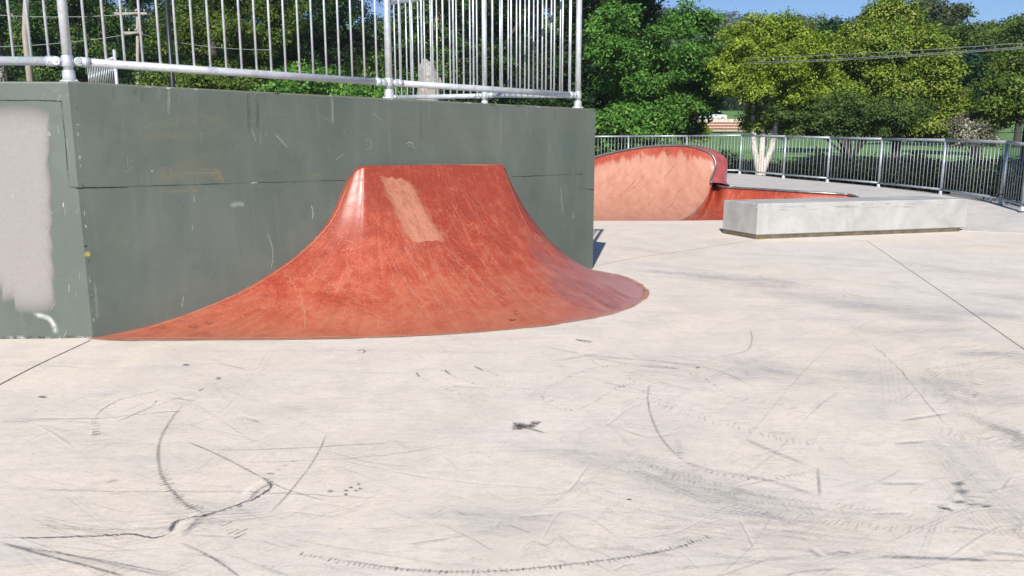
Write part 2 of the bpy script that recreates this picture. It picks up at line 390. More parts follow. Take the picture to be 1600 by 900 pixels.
# ------------------------------------------------------------------ surface marks
class Marks:
    def __init__(s,mb,hit,slots,z0=.0014,dz=1.6e-5): s.mb=mb; s.hit=hit; s.sl=slots; s.z=z0; s.dz=dz
    def strip3(s,PN,width,strength,slot,taper=True):
        """PN: (point, normal) list along the mark"""
        s.z+=s.dz; n=len(PN); rows=[]; st=[]; L=random.random()*20; prev=None
        for i,(p,nn) in enumerate(PN):
            t=(PN[min(i+1,n-1)][0]-PN[max(i-1,0)][0])
            if t.length<1e-7: t=V(1,0,0)
            side=nn.cross(t).normalized()
            if prev is not None: L+=(p-prev).length
            prev=p
            k=min(1,(i+.3)/(n*.12),(n-1-i+.3)/(n*.12)) if taper else 1
            w=width*(.55+.45*k) if taper else width
            c=p+nn*s.z
            rows.append([c-side*w/2,c,c+side*w/2]); st.append([(L,-1,strength*k),(L,0,strength*k),(L,1,strength*k)])
        s.mb.grid(rows,s.sl[slot],False,st)
    def line(s,px,width,strength,slot='scuff',n=6,jit=0.0,taper=True):
        pts=catmull([V(a,b,0) for a,b in px],n)
        PN=[]
        for q in pts:
            h=s.hit(q.x+random.gauss(0,jit),q.y+random.gauss(0,jit))
            if h: PN.append(h)
        if len(PN)>1: s.strip3(PN,width,strength,slot,taper)
    def dashes(s,px,step,length,width,strength,slot='dash',skew=0.,n=10,two=0.0,keep=1.):
        """tyre tread: short bars across the path"""
        PN=[h for q in catmull([V(a,b,0) for a,b in px],n) if (h:=s.hit(q.x,q.y))]
        acc=0
        for i in range(len(PN)-1):
            a,nn=PN[i]; b=PN[i+1][0]; d=(b-a); L=d.length
            if L<1e-6: continue
            t=d/L; side=nn.cross(t)
            while acc<L:
                c=a+t*acc; acc+=step*random.uniform(.85,1.15)
                if random.random()>keep: continue
                for off in ((-two,two) if two else (0,)):
                    dirn=(side+t*(skew*(1 if off>=0 else -1)+random.gauss(0,.12))).normalized(); ll=length*random.uniform(.55,1.1); cc0=side*random.gauss(0,length*.12)
                    cc=c+side*off+cc0
                    s.strip3([(cc-dirn*ll/2,nn),(cc,nn),(cc+dirn*ll/2,nn)],width*random.uniform(.8,1.5),strength*random.uniform(.2,.85),slot,False)
            acc-=L
    def blob(s,px,py,rx,ry,strength,slot):
        """an irregular patch given in picture pixels"""
        h=s.hit(px,py)
        if not h: return
        s.z+=s.dz
        c,nn=h; ring=[]; k=14
        ph=[random.uniform(.65,1.25) for _ in range(k)]
        vs=[c+nn*s.z]; st=[(px*.37,0,strength)]
        for i in range(k):
            a=2*math.pi*i/k; q=s.hit(px+rx*ph[i]*math.cos(a),py+ry*ph[i]*math.sin(a))
            if not q: return
            vs.append(q[0]+q[1]*s.z); st.append((px*.37+math.cos(a)*.2,1,strength))
        s.mb.add(vs,[(0,1+i,1+(i+1)%k) for i in range(k)],s.sl[slot],st)

def ghit(px,py):
    d=ray(px,py)
    if d.z>-.02: return None
    return (EYE+d*(-CH/d.z),V(0,0,1))

# ------------------------------------------------------------------ floor
fence_pts=[(-2.2,27.6,.66),(-.1,27.4,.66),(1.95,27.0,.66),(3.92,26.3,.66),(5.68,25.4,.65),(7.04,24.0,.64),(7.69,21.98,.57),(8.43,20.72,.51),(9.03,19.07,.45),(9.40,16.94,.39),(9.41,14.85,.32),(9.18,13.85,.26),(9.35,12.2,.14)]
mb=MB()
edge=[(-16,-8),(13,-8),(13,10.5),(9.75,11.5)]+[(x+.22,y+.12) for x,y,z in reversed(fence_pts[5:-1])]+[(5.8,25.7),(4.0,26.6),(2,27.3),(-16,27.9)]
mb.add([(x,y,0) for x,y in edge]+[(x,y,-.14) for x,y in edge],[tuple(range(len(edge)))]+[(i,len(edge)+i,len(edge)+(i+1)%len(edge),(i+1)%len(edge)) for i in range(len(edge))])
slots={'scuff':1,'smear':2,'dash':3,'chalk':4,'joint':5,'ink':6}
G=Marks(mb,ghit,slots)
# saw-cut joints
G.line([(-60,632),(0,601),(60,570),(141,532)],.016,.95,'joint',8,0,False)
G.line([(1354,376),(1420,421),(1500,476),(1600,546),(1700,615),(1900,752),(2200,958)],.014,.65,'joint',8,0,False)
G.line([(925,417),(1000,402),(1090,389),(1178,375)],.022,.45,'joint',8,0,False)
G.line([(1360,537),(1400,572),(1440,620),(1482,668)],.014,.7,'scuff',8,.6)
# the drawn-out tracks, loops and skids of the photograph
W=G.line
W([(0,840),(60,841),(120,839),(170,837),(205,835),(238,841),(266,834)],.013,1.7,'ink',8,.5)
W([(266,835),(270,826),(272,817),(286,812),(330,803),(365,791),(400,778),(420,765),(423,757),(410,747)],.013,1.5,'ink',8,.5)
W([(266,832),(270,822),(276,815)],.028,1.5,'ink',6,.4)
G.dashes([(290,812),(340,801),(390,783),(418,768),(424,757),(412,748)],.03,.03,.02,1.)
W([(412,748),(370,726),(330,706),(290,690)],.016,.75,'ink')
W([(412,748),(450,766),(510,784)],.012,.6,'ink'); G.dashes([(412,748),(440,731),(460,720)],.05,.03,.018,.8)
W([(292,627),(270,652),(252,684),(247,710),(252,742),(268,766),(290,788),(318,803)],.022,.6,'ink',8)
G.dashes([(250,735),(268,766),(292,790),(320,805),(380,836)],.022,.05,.011,.8)
W([(148,655),(168,634),(205,620),(260,609)],.012,.85,'ink',8,.5)
W([(148,655),(200,650),(250,645),(290,643)],.012,.85,'ink',8,.5); G.dashes([(148,655),(149,680)],.04,.035,.022,1.)
W([(178,662),(205,650),(238,634),(242,627),(215,634),(182,647)],.011,.6,'ink',8,.4)
W([(178,662),(230,640),(290,618),(312,615)],.011,.6,'ink',8,.4); W([(310,612),(318,607)],.02,.9,'ink')
W([(511,675),(500,702),(480,735),(445,778),(418,806)],.014,.6,'ink',8)
W([(322,704),(420,703),(520,698),(640,690)],.013,.6,'ink',8,.5); W([(370,724),(480,720),(600,712),(735,690)],.011,.5,'ink',8,.5)
W([(0,660),(70,657),(148,655)],.05,.45,'smear'); W([(0,655),(80,655),(150,654)],.02,.5,'ink')
W([(55,765),(150,768),(300,769),(450,772),(600,780)],.012,.55,'ink',10,.7)
for dy in (0,7,15,-8): W([(210,815+dy),(300,808+dy*.8),(420,800+dy*.6)],.010,.4,'ink',6,.4)
for k in range(9): W([(20+random.randint(0,60),800+random.randint(0,32)),(110+random.randint(0,60),812+random.randint(0,32)),(190+random.randint(0,60),822+random.randint(0,25))],.010,.28,'ink')
W([(0,848),(60,866),(130,884),(200,903)],.018,.8,'ink'); W([(0,850),(90,868),(190,888),(290,903)],.04,.4,'smear'); W([(0,852),(120,870),(260,896)],.016,.6,'ink')
W([(280,848),(330,872),(375,903)],.016,.7,'ink'); W([(60,858),(160,880),(250,900)],.012,.5,'ink')
G.dashes([(470,867),(560,884),(640,892),(740,895),(840,889),(930,880),(1020,866),(1110,840)],.018,.026,.0085,.9,n=14)
W([(470,867),(640,892),(740,895),(840,889),(1020,866),(1110,840)],.016,.55,'ink',8)
W([(555,552),(563,547),(570,549),(566,553)],.02,1.,'ink'); G.blob(558,551,9,3,.9,'chalk')
# black tar spot, patches of chewed gum and dark tar stains
for q in ((812,666,14,6),(835,662,9,4),(808,671,10,2.5),(826,667,14,4)): G.blob(*q,1.,'ink'); G.blob(*q,.9,'dash')
W([(800,660),(812,668),(832,672),(852,678)],.022,.95,'ink'); W([(838,664),(846,659)],.02,.9,'dash')
W([(898,530),(912,534),(927,536)],.035,.9,'ink'); W([(900,532),(925,534)],.02,.9,'dash')
for q in ((516,769,7,3),(540,768,5,2),(548,763,4,2),(556,768,4,2),(563,765,4,2),(540,774,4,2),(560,758,4,2),(290,571,7,1.6),(341,592,5,2.5),(66,621,9,3),(983,782,6,1.5),(1090,575,5,1.5)): G.blob(*q,1.,'ink'); G.blob(*q,.55,'dash')
for q in ((1498,757,12,4),(1505,770,14,6),(1500,786,16,3.5),(1542,793,14,3),(1520,790,14,2.5),(1478,796,12,1.8)): G.blob(*q,1.,'smear'); G.blob(*q,.9,'ink')
W([(1485,752),(1500,765),(1510,780),(1545,794)],.03,.7,'smear'); W([(1464,793),(1490,800)],.02,.9,'dash')
W([(300,571),(335,569),(360,573),(385,578)],.013,.7,'ink'); W([(60,574),(95,573),(130,577)],.011,.7,'ink')
# loops in the middle
G.dashes([(985,592),(990,600),(960,608),(940,622),(905,640),(875,640),(850,628),(850,615),(870,600),(920,578),(980,570)],.028,.022,.011,.95,n=10)
W([(740,573),(755,580),(775,628),(690,610),(650,590)][0:2],.02,1.,'ink'); G.dashes([(740,573),(770,585),(810,600)],.05,.02,.012,.8,n=8)
G.dashes([(690,580),(740,600),(800,606),(850,615)],.04,.022,.011,.8,n=10); W([(650,583),(655,590)],.02,.95,'ink'); G.dashes([(655,590),(700,610),(750,625),(773,628)],.05,.022,.011,.75,n=10)
W([(700,585),(695,580),(705,587)],.016,.9,'ink'); W([(865,548),(930,560),(990,572),(1080,580)],.014,.6,'ink'); W([(840,540),(900,552),(960,560),(1050,568),(1120,580),(1180,606)],.02,.6,'ink')
for k in range(14):
    a=random.uniform(0,1); x=850+random.uniform(0,180); y=548+random.uniform(0,70)
    W([(x,y),(x+random.uniform(20,60),y+random.uniform(2,14)),(x+random.uniform(70,140),y+random.uniform(6,30))],.01,.5,'ink')
W([(1015,600),(1012,625),(1020,660),(1040,695),(1070,725)],.018,.6,'ink',8); G.dashes([(1058,690),(1066,720),(1110,740),(1190,752),(1250,742),(1275,735)],.03,.03,.012,.7)
W([(1172,515),(1175,533),(1165,550),(1125,558)],.014,.7,'ink',8); W([(1000,573),(1040,575),(1060,578)],.022,.9,'ink'); G.dashes([(1060,578),(1100,593),(1130,612)],.05,.02,.013,.9)
# tyre treads swinging across the right of the floor
P1=[(985,722),(1040,748),(1110,775),(1200,797),(1300,812),(1420,822),(1620,826)]
G.dashes(P1,.021,.060,.0065,.62,'ink',-.5,16,.040); G.dashes(P1,.024,.045,.006,.4,'ink',.5,16,.105,.7)
G.dashes([(1000,722),(1060,737),(1160,765),(1260,788),(1380,812),(1480,826)],.023,.05,.006,.5,'ink',.5,16,.03,.8)
G.dashes([(1015,625),(1060,642),(1130,662),(1210,682),(1300,702),(1330,706)],.030,.065,.009,.75,'ink',.6,14,.03,.85)
G.dashes([(1100,612),(1150,625),(1200,632),(1250,642)],.04,.06,.013,.6,'ink',.5,10,0,.8)
G.dashes([(1480,675),(1530,690),(1600,703),(1680,720)],.030,.08,.010,.8,'ink',.5,10,.03,.85)
W([(1070,727),(1120,740),(1200,755),(1280,780)],.018,.75,'ink'); W([(1165,690),(1205,708),(1260,730)],.03,.6,'ink'); W([(1278,735),(1282,780)],.014,.8,'ink')
W([(1370,876),(1450,878),(1550,882)],.03,.95,'ink'); W([(1550,882),(1620,883)],.012,.8,'ink')
for k in range(16):
    y=770+k*6+random.uniform(-3,3); W([(860+random.randint(0,90),y-55),(1080,y-22+random.uniform(-6,6)),(1300+random.randint(0,260),y+20)],.007,.3,'ink',6,.4)
for k in range(5):   # rubbed curved bands
    o=k*9; W([(1420+o,690),(1450+o,740),(1500+o,800),(1545+o,850)],.007,.3,'ink',6,.5)
    W([(1372+o,560),(1378+o,600),(1384+o,640)],.007,.28,'ink',6,.4); W([(1478+o*.8,555),(1488+o,600),(1510+o,640)],.007,.3,'ink',6,.4); W([(1480+o,620),(1500+o,680),(1530+o,760)],.007,.28,'ink',6,.4)
# blue-grey smears of rubber, right of the launch ramp
for px,w,s_ in (([(985,423),(1060,428),(1130,436),(1200,440),(1262,447)],.30,1.),([(1060,432),(1150,442),(1250,452)],.45,.8),([(1180,455),(1290,470),(1400,490),(1520,500)],.6,.8),([(1280,478),(1400,482),(1500,490),(1620,500)],.45,.9),
    ([(950,385),(1040,396),(1100,398)],.25,.55),([(1120,398),(1260,402),(1400,412)],.4,.5),([(1320,515),(1420,520),(1560,512)],.35,.7),([(1490,558),(1560,556),(1620,560)],.22,.9),([(1300,580),(1400,590),(1500,596),(1620,590)],.4,.55),
    ([(1440,590),(1480,612),(1530,628),(1620,625)],.3,.9),([(1520,660),(1570,675),(1620,700)],.12,1.),([(1110,560),(1250,588),(1400,600)],.45,.45),([(1000,560),(1120,580),(1250,590)],.25,.5),([(1510,460),(1620,470)],.35,.8),([(1400,410),(1500,425),(1620,440)],.5,.55),
    ([(870,715),(1000,745),(1160,790),(1300,830)],.32,.5),([(780,700),(900,716),(1040,718)],.22,.4),([(640,805),(760,822),(900,830)],.2,.35),([(1000,850),(1200,840),(1400,860)],.25,.35),([(200,775),(330,800),(450,790)],.22,.35),([(1450,680),(1540,760),(1620,830)],.3,.45)):
    W(px,w*1.1,s_*.58,'smear',10)
    cp=catmull([V(a,b,0) for a,b in px],6); spread=w*F*.35/max(1.,(CH*F/((px[0][1]+px[-1][1])/2-238)))
    for k in range(int(16+30*w)):
        i=random.randint(0,max(0,len(cp)-5)); j=min(len(cp)-1,i+random.randint(2,9)); o=random.gauss(0,spread*.55)
        W([(q.x+random.uniform(-12,12),q.y+o+random.gauss(0,.6)) for q in cp[i:j+1]],random.uniform(.006,.035),s_*random.uniform(.25,.75),random.choice(['scuff','smear','smear']),3)
for k in range(70):   # small strokes in those smears
    x=random.uniform(960,1580); y=interp(x,[960,1600],[415,490])+random.gauss(0,42); L=random.uniform(20,120)
    W([(x,y),(x+L*.5,y+L*.05),(x+L,y+L*.13)],random.uniform(.012,.05),random.uniform(.3,.7),random.choice(['scuff','smear','smear']))
# hundreds of faint scratches
for k in range(780):
    x=random.uniform(-40,1640); y=random.uniform(400,930)**1.0
    if x<930 and y<545: continue
    if 920<x<1030 and y<500: continue
    sc=.35+(y-380)/420; L=random.expovariate(1/70)*sc+12*sc
    fam=random.random(); L*=.3 if fam>.9 else 1
    an=random.gauss(.10,.10) if fam<.6 else (random.gauss(-.25,.15) if fam<.9 else random.uniform(-1.2,1.2))
    bend=random.gauss(0,.12)*L
    c,s_=math.cos(an),math.sin(an)
    W([(x,y),(x+c*L*.5-s_*bend,y+s_*L*.5+c*bend),(x+c*L,y+s_*L)],random.choice([.006,.008,.01,.014]),random.uniform(.2,.55),'scuff' if random.random()<.86 else 'chalk',5,.3)
for k in range(70):
    x=random.uniform(0,1600); y=random.uniform(545,890)
    G.blob(x,y,random.uniform(1.5,4),random.uniform(.8,2),random.uniform(.3,.9),'scuff')
for k in range(28):
    x=random.uniform(0,1600); y=random.uniform(560,880)
    W([(x,y),(x+random.uniform(20,80),y+random.uniform(-14,14))],random.uniform(.01,.04),random.uniform(.3,.7),'chalk',6)
for q in ((280,840,9),(380,790,10),(272,850,9)): W([(q[0],q[1]),(q[0]+12,q[1]-14),(q[0]+34,q[1]-26)],.035,.7,'chalk')
W([(1330,462),(1365,468),(1400,472)],.03,.8,'chalk'); W([(1180,443),(1196,445)],.03,.9,'chalk')
floor=mb.build('ground',[M['floor'],M['scuff'],M['smear'],M['dash'],M['chalk'],M['joint'],M['ink']]); tag(floor,kind='structure')

# ------------------------------------------------------------------ terrain beyond
def tz(x,y):
    z=interp(y,[-100,13,29,33,40,60,105,108,125,140,200,330,450,520,700,800,1200],[-.14,-.14,-.12,.45,1.0,1.8,3.7,4.,6.2,7.,14,42,64,52,101,92,60])
    if y>125:
        z=z*interp(x,[-900,-200,0,150,250,330,420,520,900],[.9,1.1,1.15,1.02,.93,.88,.98,1.03,1.0])+math.sin(x*.021+1)*2.2*min(1,(y-125)/200)+math.sin(x*.055)*1.4*min(1,(y-125)/200)
    return z
mb=MB()
xs=[-900,-600,-400,-250,-150,-90,-60,-40,-25,-16,-8,0,4,8,12,18,26,36,50,70,100]+list(range(130,560,30))+[650,800,1000]
ys=[-60,-20,0,8,13,18,24,29,31,33,36,40,46,52,60,75,90,105,108,114,120,125,140,170,200,240,285,330,370,410,450,485,520,600,660,700,740,800,1000,1200]
mb.grid([[ (x,y,tz(x,y)) for x in xs] for y in ys],0,True)
tag(mb.build('terrain',M['terrain']),kind='structure')

# ------------------------------------------------------------------ platform
A=at(145,528); B=at(926,420); A.z=B.z=0
U=(B-A).normalized(); NW=V(U.y,-U.x,0); LW=(B-A).length; LD=(at(0,530)-A); LD.z=0; LD.normalize(); NL=V(-LD.y,LD.x,0)
if NL.y>0: NL=-NL
HT=1.768
def wp(s,n,z=0): return A+U*s+NW*n+V(0,0,z)
BK=V(-1.75,10.85,0)
foot=[A+LD*9,A,B,BK,V(-7.6,14.2,0),V(-12.5,14.0,0)]
top=[HT,HT,HT,1.88,1.9,1.8]
mb=MB()
def ring(off,dz):
    cen=V(-4,9,0); out=[]
    n=len(foot)
    for i,p in enumerate(foot):
        a=(p-foot[i-1]).normalized(); b=(foot[(i+1)%n]-p).normalized()
        na=V(a.y,-a.x,0); nb=V(b.y,-b.x,0); k=(na+nb); k=k/(k.length_squared)*2
        out.append(p-k*off+V(0,0,(top[i] if dz is not None else 0)+(dz or 0)))
    return out
R=[ring(0,None),ring(0,-.012),ring(.003,-.004),ring(.012,0)]
n=len(foot)
for a,b in zip(R[:-1],R[1:]):
    mb.add(a+b,[(i,(i+1)%n,n+(i+1)%n,n+i) for i in range(n)])
mb.add(R[-1],[tuple(range(n))],5)
def planehit(P0,nn,a,b):
    def f(px,py):
        d=ray(px,py); den=d.dot(nn)
        if abs(den)<1e-5: return None
        t=(P0-EYE).dot(nn)/den
        return (EYE+d*t,nn)
    return f
whit=planehit(A,NW,0,1); lhit=planehit(A,NL,0,1)
sl={'crack':1,'pale':2,'rub':3,'white':4,'yellow':6}
PW=Marks(mb,whit,sl); PL=Marks(mb,lhit,sl)
PW.line([(118,294),(250,290),(400,285.5),(540,281.5)],.008,.9,'crack',14,.25,False); PW.line([(800,276),(860,274),(910,272)],.010,.9,'crack',10,.2,False)
PW.line([(118,294),(200,292.5)],.012,1.,'crack',10,.2,False)
PW.line([(911,272),(911.5,285),(912,294)],.007,.45,'crack',6,0,False); PW.line([(911,295),(928,296)],.012,1.,'crack',4,0,False)
PL.line([(96,158),(100,200),(104,245),(108,290)],.010,.95,'crack',12,.25,False); PL.line([(0,157),(50,157),(97,158)],.011,.9,'crack',12,.2,False); PL.line([(108,292),(128,293.5)],.010,.9,'crack',6,.1,False)
PW.line([(120,129),(330,141),(560,153),(760,163),(925,171)],.02,.8,'rub',20,.3,False)
# roller-painted pale patch on the left face
s_=.0012; poly=[]
for x,y in ((-40,162),(0,166),(20,164),(50,166),(72,172),(78,178),(77,205),(79,230),(76,250),(80,280),(81,300),(80,320),(83,345),(80,362),(84,385),(82,400),(86,425),(84,445),(86,462),(84,480),(70,489),(45,490),(25,486),(22,470),(4,472),(0,455),(-40,455)):
    poly.append((x,y))
cx=[lhit(-10,330)]; ringv=[]
pts=catmull([V(a,b,0) for a,b in poly],4)
vs=[lhit(20,330)[0]+NL*.0016]+[lhit(q.x,q.y)[0]+NL*.0016 for q in pts]
mb.add(vs,[(0,1+i,1+(i+1)%len(pts)) for i in range(len(pts))],2,[(0,0,.93)]+[(q.y*.02,.985,.93) for q in pts])
for px,w,s1 in (([(58,195),(66,212),(74,222)],.06,.9),([(60,203),(72,206),(76,214)],.05,.9),([(50,270),(62,273)],.03,.8),([(30,452),(55,443),(66,438)],.045,.9),([(52,490),(74,496),(84,507),(88,522)],.05,.9),([(14,330),(16,338)],.02,.6),([(48,333),(49,340)],.025,.7),([(99,316),(99,324)],.012,.9),([(35,390),(50,398)],.04,.6),([(108,444),(108,456)],.01,.6)):
    PL.line(px,w,s1,'white')
for px,w,s1 in (([(215,205),(300,188),(360,192)],.16,.5),([(215,215),(300,210),(350,205)],.10,.45),([(240,278),(300,268),(352,268)],.16,.9),([(255,300),(290,298),(315,297)],.05,.9),([(270,255),(310,248),(350,242)],.12,.45),([(335,265),(345,278),(352,280)],.12,.7),([(180,370),(205,385)],.12,.4),([(860,200),(890,190),(925,195)],.3,.35),([(600,190),(700,200),(800,205)],.4,.3),([(700,240),(760,225),(800,215)],.2,.3),([(480,270),(500,274)],.06,.5),([(370,230),(360,245)],.1,.3)):
    PW.line(px,w,s1*.85,'rub',12)
for px,w,s1 in (([(486,320),(489,332),(488,343)],.012,1.),([(417,362),(425,385),(426,405),(423,420)],.009,.95),([(284,480),(287,462)],.012,.8),([(430,210),(440,220),(449,231)],.014,.6),([(393,200),(400,222)],.012,.5),([(525,250),(537,240)],.012,.5),([(360,322),(372,318),(382,320)],.06,.55),([(876,292),(877,310),(880,335)],.010,.9),([(392,286),(402,285)],.015,1.),([(236,267),(239,268)],.012,.9),([(610,156),(614,154)],.02,1.),([(300,350),(301,362)],.008,.7),([(303,305),(304,316)],.008,.7),([(635,225),(650,232)],.012,.4),([(580,175),(600,190)],.010,.35),([(895,330),(896,342)],.010,.7),([(148,440),(151,480),(152,500)],.03,.25),([(635,225),(640,222),(646,226)],.02,.6),([(570,220),(578,218),(580,230),(570,235)],.012,.35)):
    PW.line(px,w*.9,s1*.75,'white')
for k in range(60):
    x=random.uniform(150,915); y=interp(x,[120,930],[135,178])+random.uniform(2,150)
    L=random.uniform(3,26); an=random.choice([1.57,1.57,random.uniform(-.8,.8)]); PW.line([(x,y),(x+math.cos(an)*L,y+math.sin(an)*L)],random.uniform(.004,.009),random.uniform(.1,.3),'white' if random.random()<.6 else 'crack')
for k in range(40):
    x=random.uniform(0,125); y=random.uniform(135,520); PL.line([(x,y),(x+random.uniform(-8,8),y+random.uniform(3,16))],random.uniform(.004,.01),random.uniform(.15,.5),'white')
PW.line([(132,396),(137,397),(141,397)],.045,.95,'yellow',4); PW.line([(133,383),(134,386)],.03,.9,'crack',3)
for k in range(26):
    y=random.uniform(140,520); x=interp(y,[127,528],[114,146]); PW.line([(x+1,y),(x+random.uniform(1.5,4),y+random.uniform(1,6))],random.uniform(.008,.02),random.uniform(.3,.8),random.choice(['white','crack','rub']))
for k in range(34):
    x=random.uniform(-5,138); PL.line([(x,527.5),(x+random.uniform(3,18),527.5)],random.uniform(.01,.04),random.uniform(.2,.6),random.choice(['crack','rub','white']))
for k in range(30):
    x=random.uniform(130,925); y=interp(x,[113,935],[127.5,170.5])+random.uniform(.6,3); PW.line([(x,y),(x+random.uniform(2,14),y+random.uniform(.1,1))],random.uniform(.008,.022),random.uniform(.3,.8),random.choice(['white','crack','rub','rub']))
for k in range(26):
    x=random.uniform(150,920); y0=interp(x,[113,935],[128,171]); PW.line([(x,y0+2),(x+random.uniform(-1,1),y0+random.uniform(15,70))],random.uniform(.01,.04),random.uniform(.12,.3),random.choice(['white','crack','rub']))
plat=mb.build('skate_platform',[M['wall'],M['crack'],M['wallpale'],M['wallrub'],M['white'],M['ledge'],mat_mark('yellow_dab',(.45,.38,.06),3.,1.,(.2,.45),1.6)])
tag(plat,'tall grey-green painted concrete platform with railings along its top','skate platform')

# ------------------------------------------------------------------ launch ramp against the platform
ZT=1.172
prof_x=[0,.02,.048,.09,.152,.238,.348,.476,.6,.71,.83,.93,1.0]
prof_l=[1,.945,.83,.68,.55,.425,.305,.19,.115,.062,.02,.004,0]
prof_r=[1,.965,.86,.79,.655,.515,.365,.235,.15,.09,.038,.010,0]
base_pts=[(-.02,.0),(.06,.10),(.35,.38),(.86,.80),(1.15,1.02),(1.44,1.215),(1.78,1.42),(2.14,1.60),(2.55,1.74),(3.0,1.82),(3.46,1.81),(3.97,1.64),(4.45,1.31),(4.79,.86),(4.98,.42),(5.02,.0)]
top_pts=[(2.065,.0),(2.07,.03),(2.085,.06),(2.125,.085),(2.15,.105),(2.18,.115),(2.35,.12),(2.60,.12),(2.9,.12),(3.2,.12),(3.50,.12),(3.67,.115),(3.71,.10),(3.75,.075),(3.78,.04),(3.79,.0)]
nb=len(base_pts)-1; NT=22
bs=catmull([V(a,b,0) for a,b in base_pts],10); ts=catmull([V(a,b,0) for a,b in top_pts],10)
K=[i/46 for i in range(47)]
def lipz(x):
    r=.13; d=min(x-2.06,3.80-x)
    return ZT if d>r else ZT-r+math.sqrt(max(0,r*r-(r-d)**2))
LZ=[lipz(t.x) for t in ts]
rows=[]
for i,k in enumerate(K):
    x=k**1.35; row=[]
    for j,(b,t) in enumerate(zip(bs,ts)):
        w=j/(len(bs)-1); w=w*w*(3-2*w)
        zl=np.interp(x,prof_x,prof_l); zr=np.interp(x,prof_x,prof_r)
        q=t.lerp(b,x); row.append(wp(q.x,max(q.y,.0)-.001,max(LZ[j]*(zl*(1-w)+zr*w),0)+.001))
    rows.append(row)
bl_=[0]
for a,b in zip(bs[:-1],bs[1:]): bl_.append(bl_[-1]+(b-a).length)
RST=[[(.45*bl_[j]+.55*(ts[j].x*1.),k**1.35*1.9,1.) for j in range(len(bs))] for k in K]
# smooth the tabulated profile
for it in range(5):
    for j in range(len(rows[0])):
        zz=[rows[i][j].z for i in range(len(rows))]
        for i in range(2,len(rows)-1): rows[i][j].z=(zz[i-1]+2*zz[i]+zz[i+1])/4
mb=MB(); mb.grid(rows,0,True,RST)
# rounded lip and the narrow flat top back to the wall
r1=[];r2=[];r3=[]
for j,t in enumerate(ts):
    mid=(2.93-t.x); k=.018
    r1.append(wp(t.x+ (.010 if t.x<2.93 else -.010)*min(1,abs(mid)/.8), max(t.y-.006,0)-.001, LZ[j]+.010))
    r2.append(wp(t.x+ (.022 if t.x<2.93 else -.022)*min(1,abs(mid)/.8), max(t.y-.024,0)-.001, LZ[j]+.014))
    r3.append(wp(t.x+ (.03 if t.x<2.93 else -.03)*min(1,abs(mid)/.8), -.001, LZ[j]+.014))
mb.grid([r3,r2,r1,rows[0]],0,True,[RST[0]]*4)
bv=BVHTree.FromPolygons([tuple(v) for v in mb.v],mb.f)
def rhit(px,py):
    loc,nn,idx,dist=bv.ray_cast(EYE,ray(px,py).normalized())
    if loc is None: return None
    if nn.dot(ray(px,py))>0: nn=-nn
    return (loc,nn)
# outward winding check
RM=Marks(mb,rhit,{'dust':1,'vein':2,'scr':3,'dark':4,'mauve':5},.0018,1.2e-5)
# pale repaired patch below the lip, laid on the curved face as a fine grid
gp=[];gs=[]
Lp=[(594,275),(598,292),(606,310),(618,335),(630,362),(640,378)]; Rp=[(640,283),(650,295),(657,310),(670,335),(685,358),(697,378)]
Lc=catmull([V(a,b,0) for a,b in Lp],5); Rc=catmull([V(a,b,0) for a,b in Rp],5)
for i,(a,b) in enumerate(zip(Lc,Rc)):
    r=[];s1=[]
    for j in range(11):
        jx=(random.gauss(0,2.) if j in(0,10) else 0); q=a.lerp(b,j/10); h=rhit(q.x+jx,q.y+(random.gauss(0,1.5) if i in(0,len(Lc)-1) else 0))
        r.append(h[0]+h[1]*.0016); s1.append((q.y*.02,(j-5)/5*.98,.8))
    gp.append(r); gs.append(s1)
mb.grid(gp,1,True,gs)
for px,w in (([(440,420),(455,440),(470,462),(473,480),(478,500),(472,520)],.012),([(500,350),(525,365),(545,375),(560,385)],.008),([(480,408),(500,430),(520,445),(560,470)],.008),([(455,440),(490,425),(520,400)],.007),([(540,398),(545,430),(552,455)],.007),([(690,400),(735,420),(760,450),(800,470),(860,485)],.011),([(700,408),(720,440),(745,470),(750,480)],.007),([(640,400),(665,432),(680,450)],.007),([(560,480),(600,490),(640,482)],.006),([(520,520),(540,500),(560,490)],.006)):
    RM.line(px,w*.72,.75,'vein',8,1.4)
for k in range(340):   # wheel scratches down the face
    x=random.uniform(600,900); y0=random.uniform(290,440); L=random.uniform(20,90)
    fx=(x-690)/200; RM.line([(x,y0),(x+L*(.25+.5*max(0,fx)),y0+L*.55),(x+L*(.65+1.1*max(0,fx)),y0+L)],random.uniform(.003,.007),random.uniform(.25,.7),'scr' if random.random()<.72 else 'dark',5,.2)
for k in range(70):
    x=random.uniform(300,960); y=random.uniform(430,520); L=random.uniform(10,50); an=random.uniform(-.3,.9)
    RM.line([(x,y),(x+math.cos(an)*L,y+math.sin(an)*L*.5)],random.uniform(.003,.007),random.uniform(.2,.6),'scr' if random.random()<.7 else 'dark',4,.4)
for q in ((302,511,9,3),(326,505,8,3),(253,513,5,2),(510,458,5,2),(800,500,7,3),(806,490,5,3),(420,462,5,2)): RM.blob(*q,.9,'dark'); RM.blob(q[0]+1,q[1],q[2]*.6,q[3]*.5,.9,'vein')
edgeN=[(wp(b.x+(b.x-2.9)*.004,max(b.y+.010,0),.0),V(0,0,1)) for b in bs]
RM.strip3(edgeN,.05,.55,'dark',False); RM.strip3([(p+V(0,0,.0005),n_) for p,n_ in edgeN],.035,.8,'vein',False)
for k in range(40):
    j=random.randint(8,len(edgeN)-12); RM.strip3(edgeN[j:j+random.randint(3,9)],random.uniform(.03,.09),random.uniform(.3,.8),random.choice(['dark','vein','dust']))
RM.line([(708,290),(713,310),(719,328)],.007,.9,'dark'); RM.line([(722,330),(728,338)],.009,.9,'dark'); RM.line([(715,292),(735,340)],.004,.6,'dark')
RM.line([(180,529),(300,529.5),(450,529),(560,526)],.03,.7,'vein',14)
